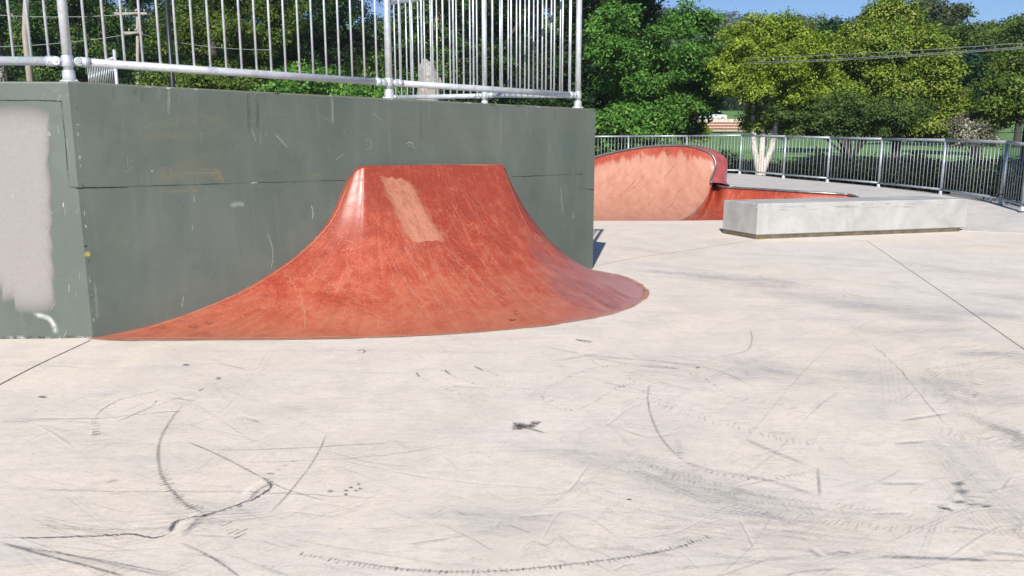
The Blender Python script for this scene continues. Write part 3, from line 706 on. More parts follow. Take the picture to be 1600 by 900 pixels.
RM.line([(548,278),(540,300),(524,337),(504,364),(474,394),(434,425),(384,455),(334,477),(284,497),(234,514),(190,526)],.014,.7,'vein',10,.3)
RM.line([(786,266),(797,292),(812,332),(836,374),(866,401),(900,418)],.012,.6,'vein',10,.3)
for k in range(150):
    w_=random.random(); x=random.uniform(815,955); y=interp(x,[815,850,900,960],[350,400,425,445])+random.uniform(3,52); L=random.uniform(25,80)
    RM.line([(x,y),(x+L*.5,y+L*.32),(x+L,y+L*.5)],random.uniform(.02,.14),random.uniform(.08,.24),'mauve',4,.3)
RM.line([(552,260),(600,258.5),(700,258),(780,258.5)],.018,.8,'scr',12)
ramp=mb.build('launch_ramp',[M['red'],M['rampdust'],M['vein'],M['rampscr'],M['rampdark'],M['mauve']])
tag(ramp,'red painted concrete launch ramp curving out from the grey-green platform','skate ramp')

# ------------------------------------------------------------------ railings
def cyl_mesh(name,r,h,seg,mat):
    m=MB(); m.tube([(0,0,0),(0,0,h)],r,seg); o=m.build(name,mat); me=o.data; bpy.data.objects.remove(o); return me
def mobj(name,me,parent,loc,rot=None):
    o=bpy.data.objects.new(name,me); COL.objects.link(o); o.parent=parent; o.location=loc
    if rot: o.rotation_euler=rot
    return o
def flange_mesh():
    m=MB(); m.tube([(0,0,0),(0,0,.010),(0,0,.012),(0,0,.075),(0,0,.082)],[.062,.062,.041,.040,.034],18); m.tube([(.05,0,.01),(.05,0,.018)],.008,6); m.tube([(-.05,0,.01),(-.05,0,.018)],.008,6)
    o=m.build('base_flange',M['galv']); me=o.data; bpy.data.objects.remove(o); return me
FL=flange_mesh()
def clamp_mesh():
    m=MB(); m.tube([(0,0,-.038),(0,0,-.034),(0,0,.034),(0,0,.038)],[.034,.038,.038,.034],18)
    o=m.build('pipe_clamp',M['galv']); me=o.data; bpy.data.objects.remove(o); return me
CL=clamp_mesh()
def swivel(root,P,dirn):
    """swivel fitting joining a bottom rail to its post: knuckle and bolt"""
    m=MB(); s=dirn.cross(V(0,0,1)).normalized(); c=P+dirn*.062
    m.tube([c-s*.034,c-s*.03,c+s*.03,c+s*.034],[.026,.030,.030,.026],16); m.tube([c+dirn*.014,c+dirn*.075],.0345,16)
    m.tube([c-s*.040,c+s*.040],.013,8); m.tube([c+dirn*.045-s*.041,c+dirn*.045+s*.041],.007,8); m.tube([P+dirn*.028,c-dirn*.012],.012,8)
    return sub(m,'rail_fitting',M['galv'],root)
PR=empty('platform_railing',wp(.05,-.08,HT),'tall galvanised railing with round posts along the top of the grey-green platform','railing')
def corner(p,inset): return p
pA=A+(-NW-NL).normalized()*.085; pL=A+LD*2.35-NL*.08; pL2=A+LD*4.7-NL*.08
pM=wp(2.54,-.075); pB=wp(4.90,-.075)
backdir=(BK-B).normalized(); nbk=V(backdir.y,-backdir.x,0)
if nbk.dot(V(0,-1,0))>0: pass
pK1=pB+backdir*1.33+V(-.02,.0,0); pK2=pB+backdir*3.05
RB=.14; RT=1.34
def platz(p):
    if p is pK1: return 1.825
    if p is pK2: return 1.873
    return HT
def mkpost(root,p,zb,h,r=.0305):
    o=mobj('post',cyl_mesh('post',r,h,18,M['galv']),root,p+V(0,0,zb)-root.location)
    f=mobj('base_flange',FL,o,(0,0,0)); return o
for p in (pL2,pL,pA,pM,pB,pK1,pK2):
    zb=platz(p); o=mkpost(PR,p,zb,RT+.05)
    mobj('pipe_clamp',CL,o,(0,0,RB))
    cap=MB(); cap.tube([(0,0,RT+.05),(0,0,RT+.062),(0,0,RT+.07)],[.034,.034,.02],16); cap.build('post_cap',M['galv'],o)
BAL=cyl_mesh('baluster',.0090,1.,8,M['galv'])
def panel(root,P,Q,zp,zq,rb,rt,step,rr,bal,bname='baluster',end=.1,fit=True,cross=True):
    d=(Q-P); d.z=0; L=d.length; d.normalize()
    a=P+V(0,0,zp); b=Q+V(0,0,zq); g=end if fit else .0
    for nm,h in (('bottom_rail',rb),('top_rail',rt)):
        m=MB(); m.tube([a+V(0,0,h)+d*g,b+V(0,0,h)-d*g],rr,14); sub(m,nm,M['galv'],root)
        if fit and nm=='bottom_rail':
            swivel(root,a+V(0,0,h),d); swivel(root,b+V(0,0,h),-d)
        elif fit:
            m=MB(); m.tube([a+V(0,0,h)+d*.02,a+V(0,0,h)+d*.12],rr*1.15,14); sub(m,'rail_fitting',M['galv'],root)
    k=int(round((L-.24)/step)); o=[]
    for i in range(k+1):
        t=(.12+ (L-.24)*i/k)/L
        p=a.lerp(b,t); h=rt-rb
        c=mobj(bname,bal,root,p+V(0,0,rb)-root.location); c.scale=(1,1,h); o.append(c)
    return o
panel(PR,pA,pL,HT,HT,RB,RT,.117,.0295,BAL)
panel(PR,pL,pL2,HT,HT,RB,RT,.117,.0295,BAL)
panel(PR,pA,pM,HT,HT,RB,RT,.117,.0295,BAL)
panel(PR,pM,pB,HT,HT,RB,RT,.117,.0295,BAL)
panel(PR,pB,pK1,HT,1.825,RB,RT,.117,.0285,BAL)
panel(PR,pK1,pK2,1.825,1.873,RB,RT,.117,.0285,BAL)

# short railing on the far side of the platform
q1=atY(183,131,14.0); q1.z-=.05; q2=q1+V(-1.38,1.6,0)
SR=empty('stair_railing',q1,'short galvanised railing section on the far left corner behind the platform','railing')
mobj('post',cyl_mesh('post',.028,1.25,12,M['galv']),SR,(0,0,-.62))
for nm,z1 in (('top_rail',.50),('bottom_rail',.03)):
    m=MB(); m.tube([q1+V(0,0,z1),q2+V(0,0,z1)],.022,10); sub(m,nm,M['galv'],SR)
for i in range(1,17):
    p=q1.lerp(q2,i/17.); m=mobj('baluster',BAL,SR,p+V(0,0,.03)-q1); m.scale=(.8,.8,.47)

# park fence round the back of the deck
FR=empty('park_fence',V(*fence_pts[9]),'long galvanised steel fence with thin vertical bars along the deck edge','fence')
BAL2=cyl_mesh('baluster',.0068,1.,6,M['galv2'])
FP=[V(x,y,0) for x,y,z in fence_pts]; FZ=[z for x,y,z in fence_pts]
HF=1.17
for p,z in zip(FP,FZ):
    o=mobj('post',cyl_mesh('post',.031,HF+.02,12,M['galv2']),FR,p+V(0,0,z)-FR.location)
    mobj('base_flange',FL,o,(0,0,0)); 
far=MB()
for i in range(len(FP)-1):
    a,b=FP[i]+V(0,0,FZ[i]),FP[i+1]+V(0,0,FZ[i+1])
    for nm,h,r in (('top_rail',HF,.030),('bottom_rail',.11,.024)):
        m=MB(); m.tube([a+V(0,0,h),b+V(0,0,h)],r,10); sub(m,nm,M['galv2'],FR)
    L=(b-a).length; k=int(round(L/.117))
    for j in range(1,k):
        p=a.lerp(b,j/k)
        if 5<=i<=10:
            c=mobj('baluster',BAL2,FR,p+V(0,0,.11)-FR.location); c.scale=(1,1,HF-.11)
        else: far.tube([p+V(0,0,.11),p+V(0,0,HF)],.0068,6)
o=sub(far,'balusters',M['galv2'],FR); o['kind']='stuff'

# ------------------------------------------------------------------ raised deck
def deckpt(px,py,z): return at(px,py,z)
lip_low=[at(1117,290,.575),at(1130,293,.565),at(1150,294.5,.555),at(1200,297.2,.545),at(1250,300.5,.525),at(1300,303.5,.50),at(1330,306,.475),V(6.62,14.2,.36),V(6.9,13.6,.18),V(7.1,13.05,.02)]
lip_hi=[(905,254,16.5),(932,245.5,16.6),(975,235.5,16.75),(1012,230,16.85),(1050,228,16.95),(1075,229,17.05),(1095,234,17.1),(1110,241,17.1),(1117,251,17.05),(1118,260,17.0),(1115.5,270,16.9),(1111,280,16.8),(1111,286,16.7)]
lipH=[V(-2.2,16.2,.55),V(-.6,16.3,.8)]+[atY(*q) for q in lip_hi]
LIP=catmull(lipH,8)[:-1]+catmull([atY(*lip_hi[-1])]+lip_low,8)
# deck sheet between that lip (its low course) and the fence
front=[V(-4,17.6,.60),V(0,17.7,.60),V(3.4,17.55,.585),V(4.5,17.3,.575)]+lip_low[2:]+[V(7.8,12.7,.006),V(8.5,12.4,.006),V(9.1,12.0,.006),V(9.6,11.5,.006)]
back=[V(-4,27.8,.66),V(0,27.6,.66),V(4.0,26.5,.66),V(6.0,25.4,.65),V(7.2,24.1,.64),V(7.86,22.08,.57),V(8.6,20.82,.51),V(9.2,19.15,.45),V(9.58,16.98,.39),V(9.6,15.9,.36),V(9.6,14.87,.32),V(9.42,14.2,.285),V(9.4,13.6,.25),V(9.5,12.9,.19),V(9.58,12.2,.12),V(9.72,11.5,.01)]
def resample(P,n):
    P=catmull(P,6); d=[0]
    for a,b in zip(P[:-1],P[1:]): d.append(d[-1]+(b-a).length)
    out=[]
    for i in range(n):
        t=d[-1]*i/(n-1); out.append(V(*[float(np.interp(t,d,[p[k] for p in P])) for k in range(3)]))
    return out
def arc(P,n):
    d=[0]
    for a,b in zip(P[:-1],P[1:]): d.append(d[-1]+(b-a).length)
    return [V(*[float(np.interp(d[-1]*i/(n-1),d,[p[k] for p in P])) for k in range(3)]) for i in range(n)]
lowl=LIP[len(catmull(lipH,8))-1:]
lowl=[p+V(.02,.05,-.006) for p in lowl if p.x>5.05]
front=[V(-4,17.6,.60),V(0,17.7,.60),V(3.3,17.6,.585),V(4.6,17.4,.575),V(4.9,17.1,.57)]+lowl+[V(7.8,12.7,.006),V(8.5,12.4,.006),V(9.1,12.0,.006),V(9.6,11.5,.006)]
fr=arc(front,160); bk=arc(catmull(back,6),160)
mb=MB(); rows=[]
for i in range(13):
    k=i/12; ke=k*k*(3-2*k)*.35+k*.65
    rows.append([V(a.x+(b.x-a.x)*k,a.y+(b.y-a.y)*k,a.z+(b.z-a.z)*ke-(.0 if 0<i<12 else 0)) for a,b in zip(fr,bk)])
mb.grid(rows,0,True)
mb.grid([[V(p.x,p.y,-.14) for p in fr],fr],0,False); mb.grid([bk,[V(p.x,p.y,-.14) for p in bk]],0,False)
tag(mb.build('raised_deck',[M['deck']]),kind='structure')
# pale kerb just outside the fence on the right
mb=MB(); kp=[V(9.75,17.2,.40),V(9.74,14.9,.33),V(9.55,13.9,.27),V(9.62,12.4,.15),V(9.9,11.2,.06)]
kc=catmull(kp,6); ins=[]
rows=[[],[],[],[]]
for i,p in enumerate(kc):
    t=(kc[min(i+1,len(kc)-1)]-kc[max(i-1,0)]); t.z=0; t.normalize(); s=V(-t.y,t.x,0)
    if s.x<0: s=-s
    for r,q in zip(rows,(p-V(0,0,.5)-s*.0,p+V(0,0,.03),p+s*.13+V(0,0,.03),p+s*.13-V(0,0,.5))): r.append(q)
mb.grid(rows,0,False); tag(mb.build('kerb',M['kerb']),kind='structure')

# ------------------------------------------------------------------ quarter pipe with raised extension
QP=empty('quarter_pipe',V(3,15,0),'red quarter pipe with tall dusty curved extension behind the platform','skate ramp')
basel=[V(-2.4,14.75,0),V(-.9,14.78,0),V(.6,14.8,0),V(2.0,14.82,0),V(3.0,14.83,0),V(3.5,14.86,0),V(4.2,14.93,0),V(5.0,14.78,0),V(5.7,14.4,0),V(6.4,13.7,0),V(6.9,13.15,0),V(7.08,13.0,0)]
# pair base to lip by hand-set stations
nL=len(LIP); kh=len(catmull(lipH,8))-1
sb=[]
bl=resample(basel,200)
def basex(x): 
    return min(bl,key=lambda p:abs(p.x-x))
rows=[[] for _ in range(27)]; st=[[] for _ in range(27)]
hi_end=kh
for j,p in enumerate(LIP):
    if j<=hi_end:
        # the base stations of the tall part close up towards its right end
        k=j/hi_end; bx=float(np.interp(k,[0,.14,.3,.5,.62,.72,.8,.9,1.],[-2.4,-.6,1.2,2.1,2.75,3.02,3.15,3.3,3.42]))
    else:
        k=(j-hi_end)/(nL-1-hi_end); bx=float(np.interp(k,[0,.1,.3,.6,.8,1],[3.42,3.7,4.4,5.4,6.4,7.08]))
    b=basex(bx)
    hi=1.0 if j<hi_end*.90 else max(0,1-(j-hi_end*.90)/(hi_end*.07))
    for i in range(27):
        a=i/26*math.pi/2; h=math.sin(a); v=1-math.cos(a)          # quarter circle from floor to lip
        v=v*.9+.1*(i/26)
        q=b.lerp(p,h); q.z=max(p.z*v,0)+.002
        rows[i].append(q); st[i].append((0,0,hi*(1.0-max(0,(v-.62))*2.1)))
mb=MB(); mb.grid(rows,0,True,st,flip=True); qb=BVHTree.FromPolygons([tuple(v) for v in mb.v],mb.f)
def qhit(px,py):
    loc,nn,idx,dist=qb.ray_cast(EYE,ray(px,py).normalized())
    if loc is None: return None
    return (loc,-nn if nn.dot(ray(px,py))>0 else nn)
QM=Marks(mb,qhit,{'scr':1,'dark':2},.003,1e-5)
for k in range(46):
    x=random.uniform(1085,1310); y=interp(x,[1085,1135,1310],[315,300,304])+random.uniform(0,25); L=random.uniform(8,30)
    QM.line([(x,y),(x-L*.12,y+L*.5),(x-L*.25,y+L)],random.uniform(.012,.03),random.uniform(.3,.8),'scr' if random.random()<.7 else 'dark',4)
for k in range(60):
    x=random.uniform(935,1085); y=random.uniform(265,330); L=random.uniform(14,50)
    QM.line([(x,y+L*.3),(x+L*.4,y),(x+L*.7,y-L*.4)],random.uniform(.012,.03),random.uniform(.15,.4),'scr' if random.random()<.6 else 'dark',4)
sub(mb,'transition',[M['red2'],M['rampscr'],M['rampdark']],QP)
mb=MB(); mb.tube([p+V(0,-.004,.012) for p in LIP],.024,10); sub(mb,'coping',M['coping'],QP)
# crimson rolled top behind the coping of the extension and its back
outer=[V(-2.2,16.9,.55),V(-.6,17.,.8),atY(905,254,17.1),atY(932,246,17.2),atY(975,236,17.3),atY(1012,230.5,17.4),atY(1055,228.2,17.45),atY(1090,229,17.5),atY(1112,234,17.5),atY(1126,241,17.45),atY(1135.5,250,17.35),atY(1137,260,17.3),atY(1134.5,272,17.2),atY(1133,283,17.1),atY(1140,290,17.0)]
LI=[p for p in LIP[:kh+1]]
OU=[]
oc=catmull(outer,10); n_=len(LI)
# each lip point takes the outer-edge point the same share along
sh_=[0]
for a,b in zip(LI[:-1],LI[1:]): sh_.append(sh_[-1]+(b-a).length)
so_=[0]
for a,b in zip(oc[:-1],oc[1:]): so_.append(so_[-1]+(b-a).length)
for q in sh_: OU.append(V(*[float(np.interp(q/sh_[-1]*so_[-1],so_,[p[k] for p in oc])) for k in range(3)]))
mb=MB()
rows=[[],[],[]]
for a,b in zip(LI,OU):
    rows[0].append(a+V(0,.01,.012)); m_=(a+b)/2; rows[1].append(m_+V(0,0,.03)); rows[2].append(b+V(0,0,.01))
mb.grid(rows,0,True); sub(mb,'crimson_top',M['pink'],QP)
mb=MB(); mb.grid([[b+V(0,0,.01) for b in OU],[V(b.x+.02,b.y+.10,.50) for b in OU]],0,True); sub(mb,'back_wall',M['ledge'],QP)

# ------------------------------------------------------------------ concrete ledge
l0=at(1182,374); l1=at(1505,361.5); e0=at(1135,363.5)
for p in(l0,l1,e0): p.z=0
ux=(l1-l0).normalized(); uy=V(-ux.y,ux.x,0); Ll=4.06; Wd=abs((e0-l0).dot(uy)); Wd=.94
LG=empty('concrete_ledge',l0+ux*Ll/2+uy*Wd/2,'long low pale grey concrete grind ledge standing on the open floor','ledge')
mb=MB(); mb.box(l0+ux*Ll/2+uy*Wd/2+V(0,0,.06+.24),(Ll,Wd,.48),(ux,uy,V(0,0,1)),0,.014)
def lh(px,py):
    d=ray(px,py); t=(l0-EYE).dot(uy)/d.dot(uy); return (EYE+d*t,-uy)
LM=Marks(mb,lh,{'scuff':1,'chalk':2})
for k in range(26):
    x=random.uniform(1186,1490); y=interp(x,[1182,1512],[322,313])+random.uniform(2,8); L=random.uniform(6,40)
    LM.line([(x,y),(x+L,y-L*.027)],random.uniform(.008,.03),random.uniform(.25,.7),random.choice(['scuff','chalk','scuff']))
for k in range(34):
    x=random.uniform(1184,1500); y=interp(x,[1182,1512],[322.5,313.6])+random.uniform(.3,2.2); LM.line([(x,y),(x+random.uniform(2,12),y-.2)],random.uniform(.008,.02),random.uniform(.4,.9),random.choice(['scuff','chalk']))
for k in range(14):
    x=random.uniform(1190,1500); LM.line([(x,random.uniform(325,365)),(x+random.uniform(3,16),random.uniform(325,365))],.008,.3,'chalk')
for q in ((1405,352,2,1.5),(1393,353,1.5,1),(1238,361,5,1),(1316,370,2,1)): LM.blob(*q,1.,'scuff')
LM.line([(1496,351),(1513,351)],.012,.8,'scuff')
for k in range(9):
    x=1190+k*36+random.uniform(-10,10); LM.blob(x,interp(x,[1182,1512],[324,315]),3.5,1.4,.9,'chalk')
sub(mb,'block',[M['ledge'],M['scuff'],M['white']],LG)
mb=MB(); mb.box(l0+ux*(Ll/2-.05)+uy*Wd/2+V(0,0,.031),(Ll-.10,Wd-.05,.058),(ux,uy,V(0,0,1))); sub(mb,'plinth',M['base'],LG)
mb=MB(); mb.box(l0+ux*.03-uy*.06+V(0,0,.006),(.10,.04,.012),(ux.lerp(uy,.2),uy,V(0,0,1)),0,.004)
lf=mb.build('fallen_leaf',mat_simple('yellow_leaf',(.45,.36,.03),.7)); tag(lf,'small yellow fallen leaf lying by the near corner of the concrete ledge','leaf')

# ------------------------------------------------------------------ foliage
def leaves(cent,outw,nper,spread,size,flat=.65,upb=.35,rnd=.8,tone_sd=.2,asp=.5):
    n=len(cent); N_=n*nper
    C=np.repeat(cent,nper,0); O=np.repeat(outw,nper,0)
    sp=np.repeat(np.asarray(spread).reshape(-1,1)*np.ones((n,1)),nper,0)
    P=C+rng.normal(size=(N_,3))*sp*np.array([1,1,flat])*.55
    nor=O*.6+rng.normal(size=(N_,3))*rnd*.6+np.array([0,0,upb]); nor/=np.linalg.norm(nor,axis=1,keepdims=True)
    t=rng.normal(size=(N_,3)); t-=nor*(t*nor).sum(1,keepdims=True); t/=np.linalg.norm(t,axis=1,keepdims=True)
    b=np.cross(nor,t); s=size*rng.uniform(.6,1.35,(N_,1))
    v=np.stack([P-t*s*.5,P+b*s*asp*.5+nor*s*.08,P+t*s*.5,P-b*s*asp*.5+nor*s*.08],1).reshape(-1,3)
    tone=np.clip(np.repeat(rng.normal(.5,tone_sd,n),nper)+rng.normal(0,.07,N_),0,1)
    return v,np.repeat(tone,4)
def leafmesh(name,v,tone,mat,parent=None):
    me=bpy.data.meshes.new(name); nv=len(v); nf=nv//4
    me.vertices.add(nv); me.vertices.foreach_set('co',v.astype(np.float32).ravel())
    me.loops.add(nv); me.loops.foreach_set('vertex_index',np.arange(nv,dtype=np.int32))
    me.polygons.add(nf); me.polygons.foreach_set('loop_start',np.arange(0,nv,4,dtype=np.int32))
    try: me.polygons.foreach_set('loop_total',np.full(nf,4,dtype=np.int32))
    except Exception: pass
    a=me.attributes.new('tone','FLOAT','POINT'); a.data.foreach_set('value',tone.astype(np.float32))
    me.materials.append(mat); me.update(calc_edges=True)
    o=bpy.data.objects.new(name,me); COL.objects.link(o)
    if parent: o.parent=parent
    return o
def crownpts(lobes,dens,inner=.5,sub=(.34,10)):
    """leaf clumps on the sprays of each bough: lit on top, open underneath"""
    C=[];O=[]
    for (x,y,z,rx,ry,rz) in lobes:
        R_=np.array([rx,ry,rz]); k=sub[1]
        dd=rng.normal(size=(k,3)); dd/=np.linalg.norm(dd,axis=1,keepdims=True); dd[:,1]=np.where((dd[:,1]>.3)&(rng.random(k)<.5),-dd[:,1],dd[:,1])
        for d in dd:
            c=np.array([x,y,z])+d*R_*(rng.uniform(.55,.85) if rng.random()<.86 else rng.uniform(.95,1.3)); r=R_.mean()*sub[0]*rng.uniform(.75,1.3); rr=np.array([r*1.2,r*1.1,r*.75])
            n=max(4,int(4*math.pi*r*r*dens*.62)); e=rng.normal(size=(n,3)); e[:,2]+=.35; e/=np.linalg.norm(e,axis=1,keepdims=True)
            q=(inner+(1.02-inner)*rng.random((n,1))**.5)
            C.append(c+e*q*rr); O.append(e*.75+d*.45)
    O=np.concatenate(O); O/=np.linalg.norm(O,axis=1,keepdims=True)
    return np.concatenate(C),O
def tree(name,label,cat,px,Y,group,lobes,mat,dens=3.2,nper=34,spread=.34,size=.15,bark='bark',trunk=(.16,3.),limbs=6,tone=.2,inner=.5,upb=.35,flat=.65,base=None,fork=None,lean=0,asp=.5,sub=(.34,10)):
    """lobes in picture pixels at depth Y: (px, py, half-width px, half-height px[, dy])"""
    global rng
    rng=np.random.default_rng(int(px*10+Y)); random.seed(int(px*10+Y))
    X=(px-800)/F*Y; zb=tz(X,Y) if base is None else base
    root=empty(name,V(X,Y,zb),label,cat,group)
    L=[]
    for q in lobes:
        yy=Y+(q[4] if len(q)>4 else random.uniform(-.5,.5)); c=atY(q[0],q[1],yy); k=yy/F*1.01
        rx=q[2]*k; rz=q[3]*k; L.append((c.x-X,c.y-Y,c.z-zb,rx,max(.5,min(rx,rz*1.4)*.9),rz))
    C,O=crownpts(L,dens,inner,sub)
    v,t=leaves(C,O,nper,spread,size,flat,upb,.8,tone,asp)
    leafmesh('crown',v,t,M[mat],root)
    mb=MB(); r,h=trunk
    top=V(lean,0,h)
    if fork:
        for dx,dy in fork:
            mb.tube([(0,0,-.5),(dx*.10,dy*.15,.50),(dx*.45,dy*.3,.85),(dx*.80,dy*.7,1.35),(dx*.98,dy,2.),(dx*1.1,dy,h)],[r*1.05,r*.80,r*.56,r*.50,r*.44,r*.3],10)
    else: mb.tube([(0,0,-.4),(0,0,.15),(lean*.4,.02,h*.5),(lean,0,h)],[r*1.35,r,r*.85,r*.7],10)
    for q in random.sample(L,min(limbs,len(L))):
        e=V(q[0],q[1],q[2]); m_=top.lerp(e,.5)+V(random.gauss(0,.15),random.gauss(0,.15),.1)
        mb.tube([top-V(0,0,.25),m_,e],[r*.55,r*.35,r*.1],6)
    mb.build('trunk',M[bark],root)
    return root
def lobes_in(x0,x1,y0,y1,n,rx,ry,shape=None,dyr=1.2):
    R_=random.Random(int(x0*7+y0*13+x1*3+n)); out=[]; tries=0
    while len(out)<n and tries<4000:
        tries+=1; x=R_.uniform(x0,x1); y=R_.uniform(y0,y1)
        if shape and not shape(x,y): continue
        k=R_.uniform(.7,1.25); out.append((x,y,rx*k,ry*k,R_.uniform(-dyr,dyr)))
    return out

# broad fresh-green tree behind the platform's right end
def sh(x,y): return x<interp(y,[0,15,60,110,160,205],[1085,1110,1125,1150,1130,1110]) -22
tree('broadleaf_tree','broad fresh-green leafy tree right of the platform railing, foliage down to the fence','tree',1010,33,'trees beyond the fence',
  lobes_in(945,1130,20,205,40,26,17,sh,2.0)+[(1090,32,30,20,0),(1060,45,28,22,0),(1120,110,30,20,0),(1000,170,34,22,-1),(960,205,40,16,-1),(1030,205,30,14,-1.5),(1050,183,26,14,-1.6),(1088,165,26,14,-1.),(1088,100,24,16,-2.2),(1075,88,22,14,-2.4)],'oak',3.2,44,.32,.15,trunk=(.28,3.5),tone=.15,inner=.55,upb=.55)
# dark trees above and behind it
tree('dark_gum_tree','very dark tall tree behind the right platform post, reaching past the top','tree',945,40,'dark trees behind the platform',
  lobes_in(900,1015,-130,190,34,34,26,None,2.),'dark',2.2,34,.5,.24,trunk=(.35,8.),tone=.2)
# paperbark with pale yellow-green crown
tree('paperbark_tree','yellow-green tree with white forked paperbark trunks behind the steel fence','tree',1184,29.2,'trees beyond the fence',
  [(q[0],q[1],q[2],q[3],q[4] if q[1]<158 else abs(q[4])*.5+.35) for q in lobes_in(1132,1285,60,192,46,26,17,lambda x,y: not(x<1178 and y>146),1.4)+[(1140,72,26,26,0),(1165,55,24,22,0),(1205,45,26,20,0),(1250,58,24,22,0),(1230,42,18,14,0),(1215,190,30,14,0),(1260,180,20,18,0),(1180,196,22,12,0),(1235,200,24,12,0),(1184,140,30,18,-1.2),(1195,165,30,16,-1.2),(1170,120,26,18,-1.),(1275,150,22,20,0),(1280,110,20,20,0)]],'yel',4.2,44,.24,.105,bark='paper',trunk=(.21,2.9),fork=((-.36,0),(.05,.15),(.44,-.1)),tone=.2,base=.12,upb=.55,sub=(.30,12))
tree('background_tree','deep green tree behind the parked cars seen through the gap','tree',1110,150,None,
  lobes_in(1070,1160,118,176,16,26,14,None,3.),'dark',.9,30,1.1,.6,trunk=(.4,6.))
tree('background_tree','mid green tree far behind the white forked trunks, under the crown','tree',1230,150,None,
  lobes_in(1160,1330,130,195,24,26,14,None,3.),'oak',.9,30,1.1,.6,trunk=(.4,6.))
# the big conical one
def cone(x,y): return abs(x-1392)<interp(y,[5,30,80,140,215],[12,52,92,118,128])-14
tree('conical_tree','tall cone-shaped olive-gold tree behind the dark rounded bush','tree',1390,33,'trees beyond the fence',
  lobes_in(1262,1520,10,205,95,24,16,cone,1.6)+[(1395,14,16,12,0),(1375,28,22,14,0),(1415,30,20,13,0),(1350,50,22,14,0),(1432,60,22,15,0)],'pyr',3.8,44,.28,.125,trunk=(.2,3.),tone=.22,upb=.55,sub=(.30,12))
tree('rounded_bush','dark bronze-green rounded bush just above the fence below the conical tree','bush',1322,29,None,
  lobes_in(1225,1450,165,203,24,30,16,None,1.)+[(1320,163,40,14,0),(1270,175,34,16,0),(1375,172,36,15,0)],'bush',3.8,44,.22,.10,trunk=(.1,1.4),tone=.18)
tree('conifer_tree','deep blue-green conifer showing between the conical tree and the right edge tree','tree',1512,42,'trees beyond the fence',
  lobes_in(1485,1560,85,160,16,24,20,None,1.5),'pine',2.4,36,.42,.2,trunk=(.2,4.),tone=.18)
tree('dark_filler_tree','small deep green tree in the gap left of the conical tree top','tree',1312,44,'trees beyond the fence',
  lobes_in(1280,1345,48,130,12,24,20,None,1.5),'pine',2.0,34,.45,.22,trunk=(.2,4.),tone=.18)
tree('gum_tree','tall open-crowned gum tree rising behind the conical tree against the sky','tree',1445,62,'trees beyond the fence',
  [(1430,22,24,16,0),(1450,12,24,10,0),(1470,28,18,12,0),(1440,45,26,12,0),(1420,40,18,14,0),(1492,24,10,6,0),(1500,18,9,5,0),(1476,34,10,6,0),(1385,22,18,12,2),(1400,36,22,14,2)],'euc',1.7,36,.6,.26,bark='gum',trunk=(.3,8.),limbs=9,tone=.2)
for nm,lab,px,lb,mt in (('olive_tree','soft olive-green tree crown under the far hill right of the gum tree',1470,lobes_in(1440,1530,55,110,14,26,16,None,2.),'olive'),
                     ('willow_tree','pale olive willow-like tree at the right edge under the far hill',1575,lobes_in(1530,1640,48,110,18,28,16,None,2.),'olive')):
    tree(nm,lab,'tree',px,56,'trees beyond the fence',lb,mt,1.8,36,.55,.24,trunk=(.25,5.),tone=.18)
tree('edge_tree','shaggy golden-green tree with dark gaps at the right edge behind the fence','tree',1590,31,'trees beyond the fence',
  lobes_in(1545,1660,85,205,26,26,14,None,1.6)+[(1575,130,26,14,0),(1560,175,26,12,0)],'olive',2.7,34,.32,.15,trunk=(.2,3.),tone=.24)
tree('silvery_shrub','pale silvery shrub with whitish twigs left of the right edge tree','bush',1520,30,None,
  lobes_in(1500,1545,180,222,9,16,12,None,.6),'pale',3.2,34,.22,.10,trunk=(.05,1.),tone=.28)
tree('low_shrub','low yellow-green shrub at the foot of the broad fresh-green tree','bush',1062,45,None,
  lobes_in(1040,1090,200,218,7,16,9,None,.6),'yel',2.4,30,.3,.15,trunk=(.05,.8),tone=.2)

# wall of dark trees behind the platform railing
GRP='dark trees behind the platform'
def fill(x0,x1,y0,y1,n,rx,ry): return lobes_in(x0,x1,y0,y1,n,rx,ry,None,2.5)
tree('gum_tree','dark gum tree behind the thick wooden pole at the far left','tree',30,48,GRP,fill(-60,110,-110,150,34,30,24),'mid',1.61,64,0.492,0.177,trunk=(.3,9.),bark='gum',tone=.3,upb=.55,sub=(.42,8))
tree('gum_tree','dark leafy tree between the corner post and the thin crossarm pole','tree',165,50,GRP,fill(105,235,-110,150,30,30,24),'mid',1.52,64,0.508,0.184,trunk=(.3,9.),bark='gum',tone=.3,upb=.55,sub=(.42,8))
tree('wattle_tree','sunlit olive wattle behind the dark steel post left of the ramp','tree',350,40,GRP,fill(265,450,-70,140,40,30,22),'olive',1.80,64,0.394,0.143,trunk=(.25,6.),tone=.3,upb=.55,sub=(.42,8))
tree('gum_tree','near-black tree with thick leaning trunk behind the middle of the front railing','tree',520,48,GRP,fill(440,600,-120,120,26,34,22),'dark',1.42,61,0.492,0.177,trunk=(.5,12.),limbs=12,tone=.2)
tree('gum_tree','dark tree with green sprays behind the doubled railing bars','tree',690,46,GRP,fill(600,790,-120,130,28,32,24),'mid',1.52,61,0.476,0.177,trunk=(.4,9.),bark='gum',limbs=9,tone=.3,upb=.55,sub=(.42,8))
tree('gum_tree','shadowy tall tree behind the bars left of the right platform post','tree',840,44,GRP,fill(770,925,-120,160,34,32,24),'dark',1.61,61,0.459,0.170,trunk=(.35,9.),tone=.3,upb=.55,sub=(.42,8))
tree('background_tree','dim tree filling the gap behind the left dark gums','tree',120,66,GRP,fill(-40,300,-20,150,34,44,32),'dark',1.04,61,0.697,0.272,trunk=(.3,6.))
tree('background_tree','dim tree filling the gap behind the middle dark gums','tree',480,66,GRP,fill(300,680,20,150,36,44,30),'dark',1.04,61,0.697,0.272,trunk=(.3,6.))
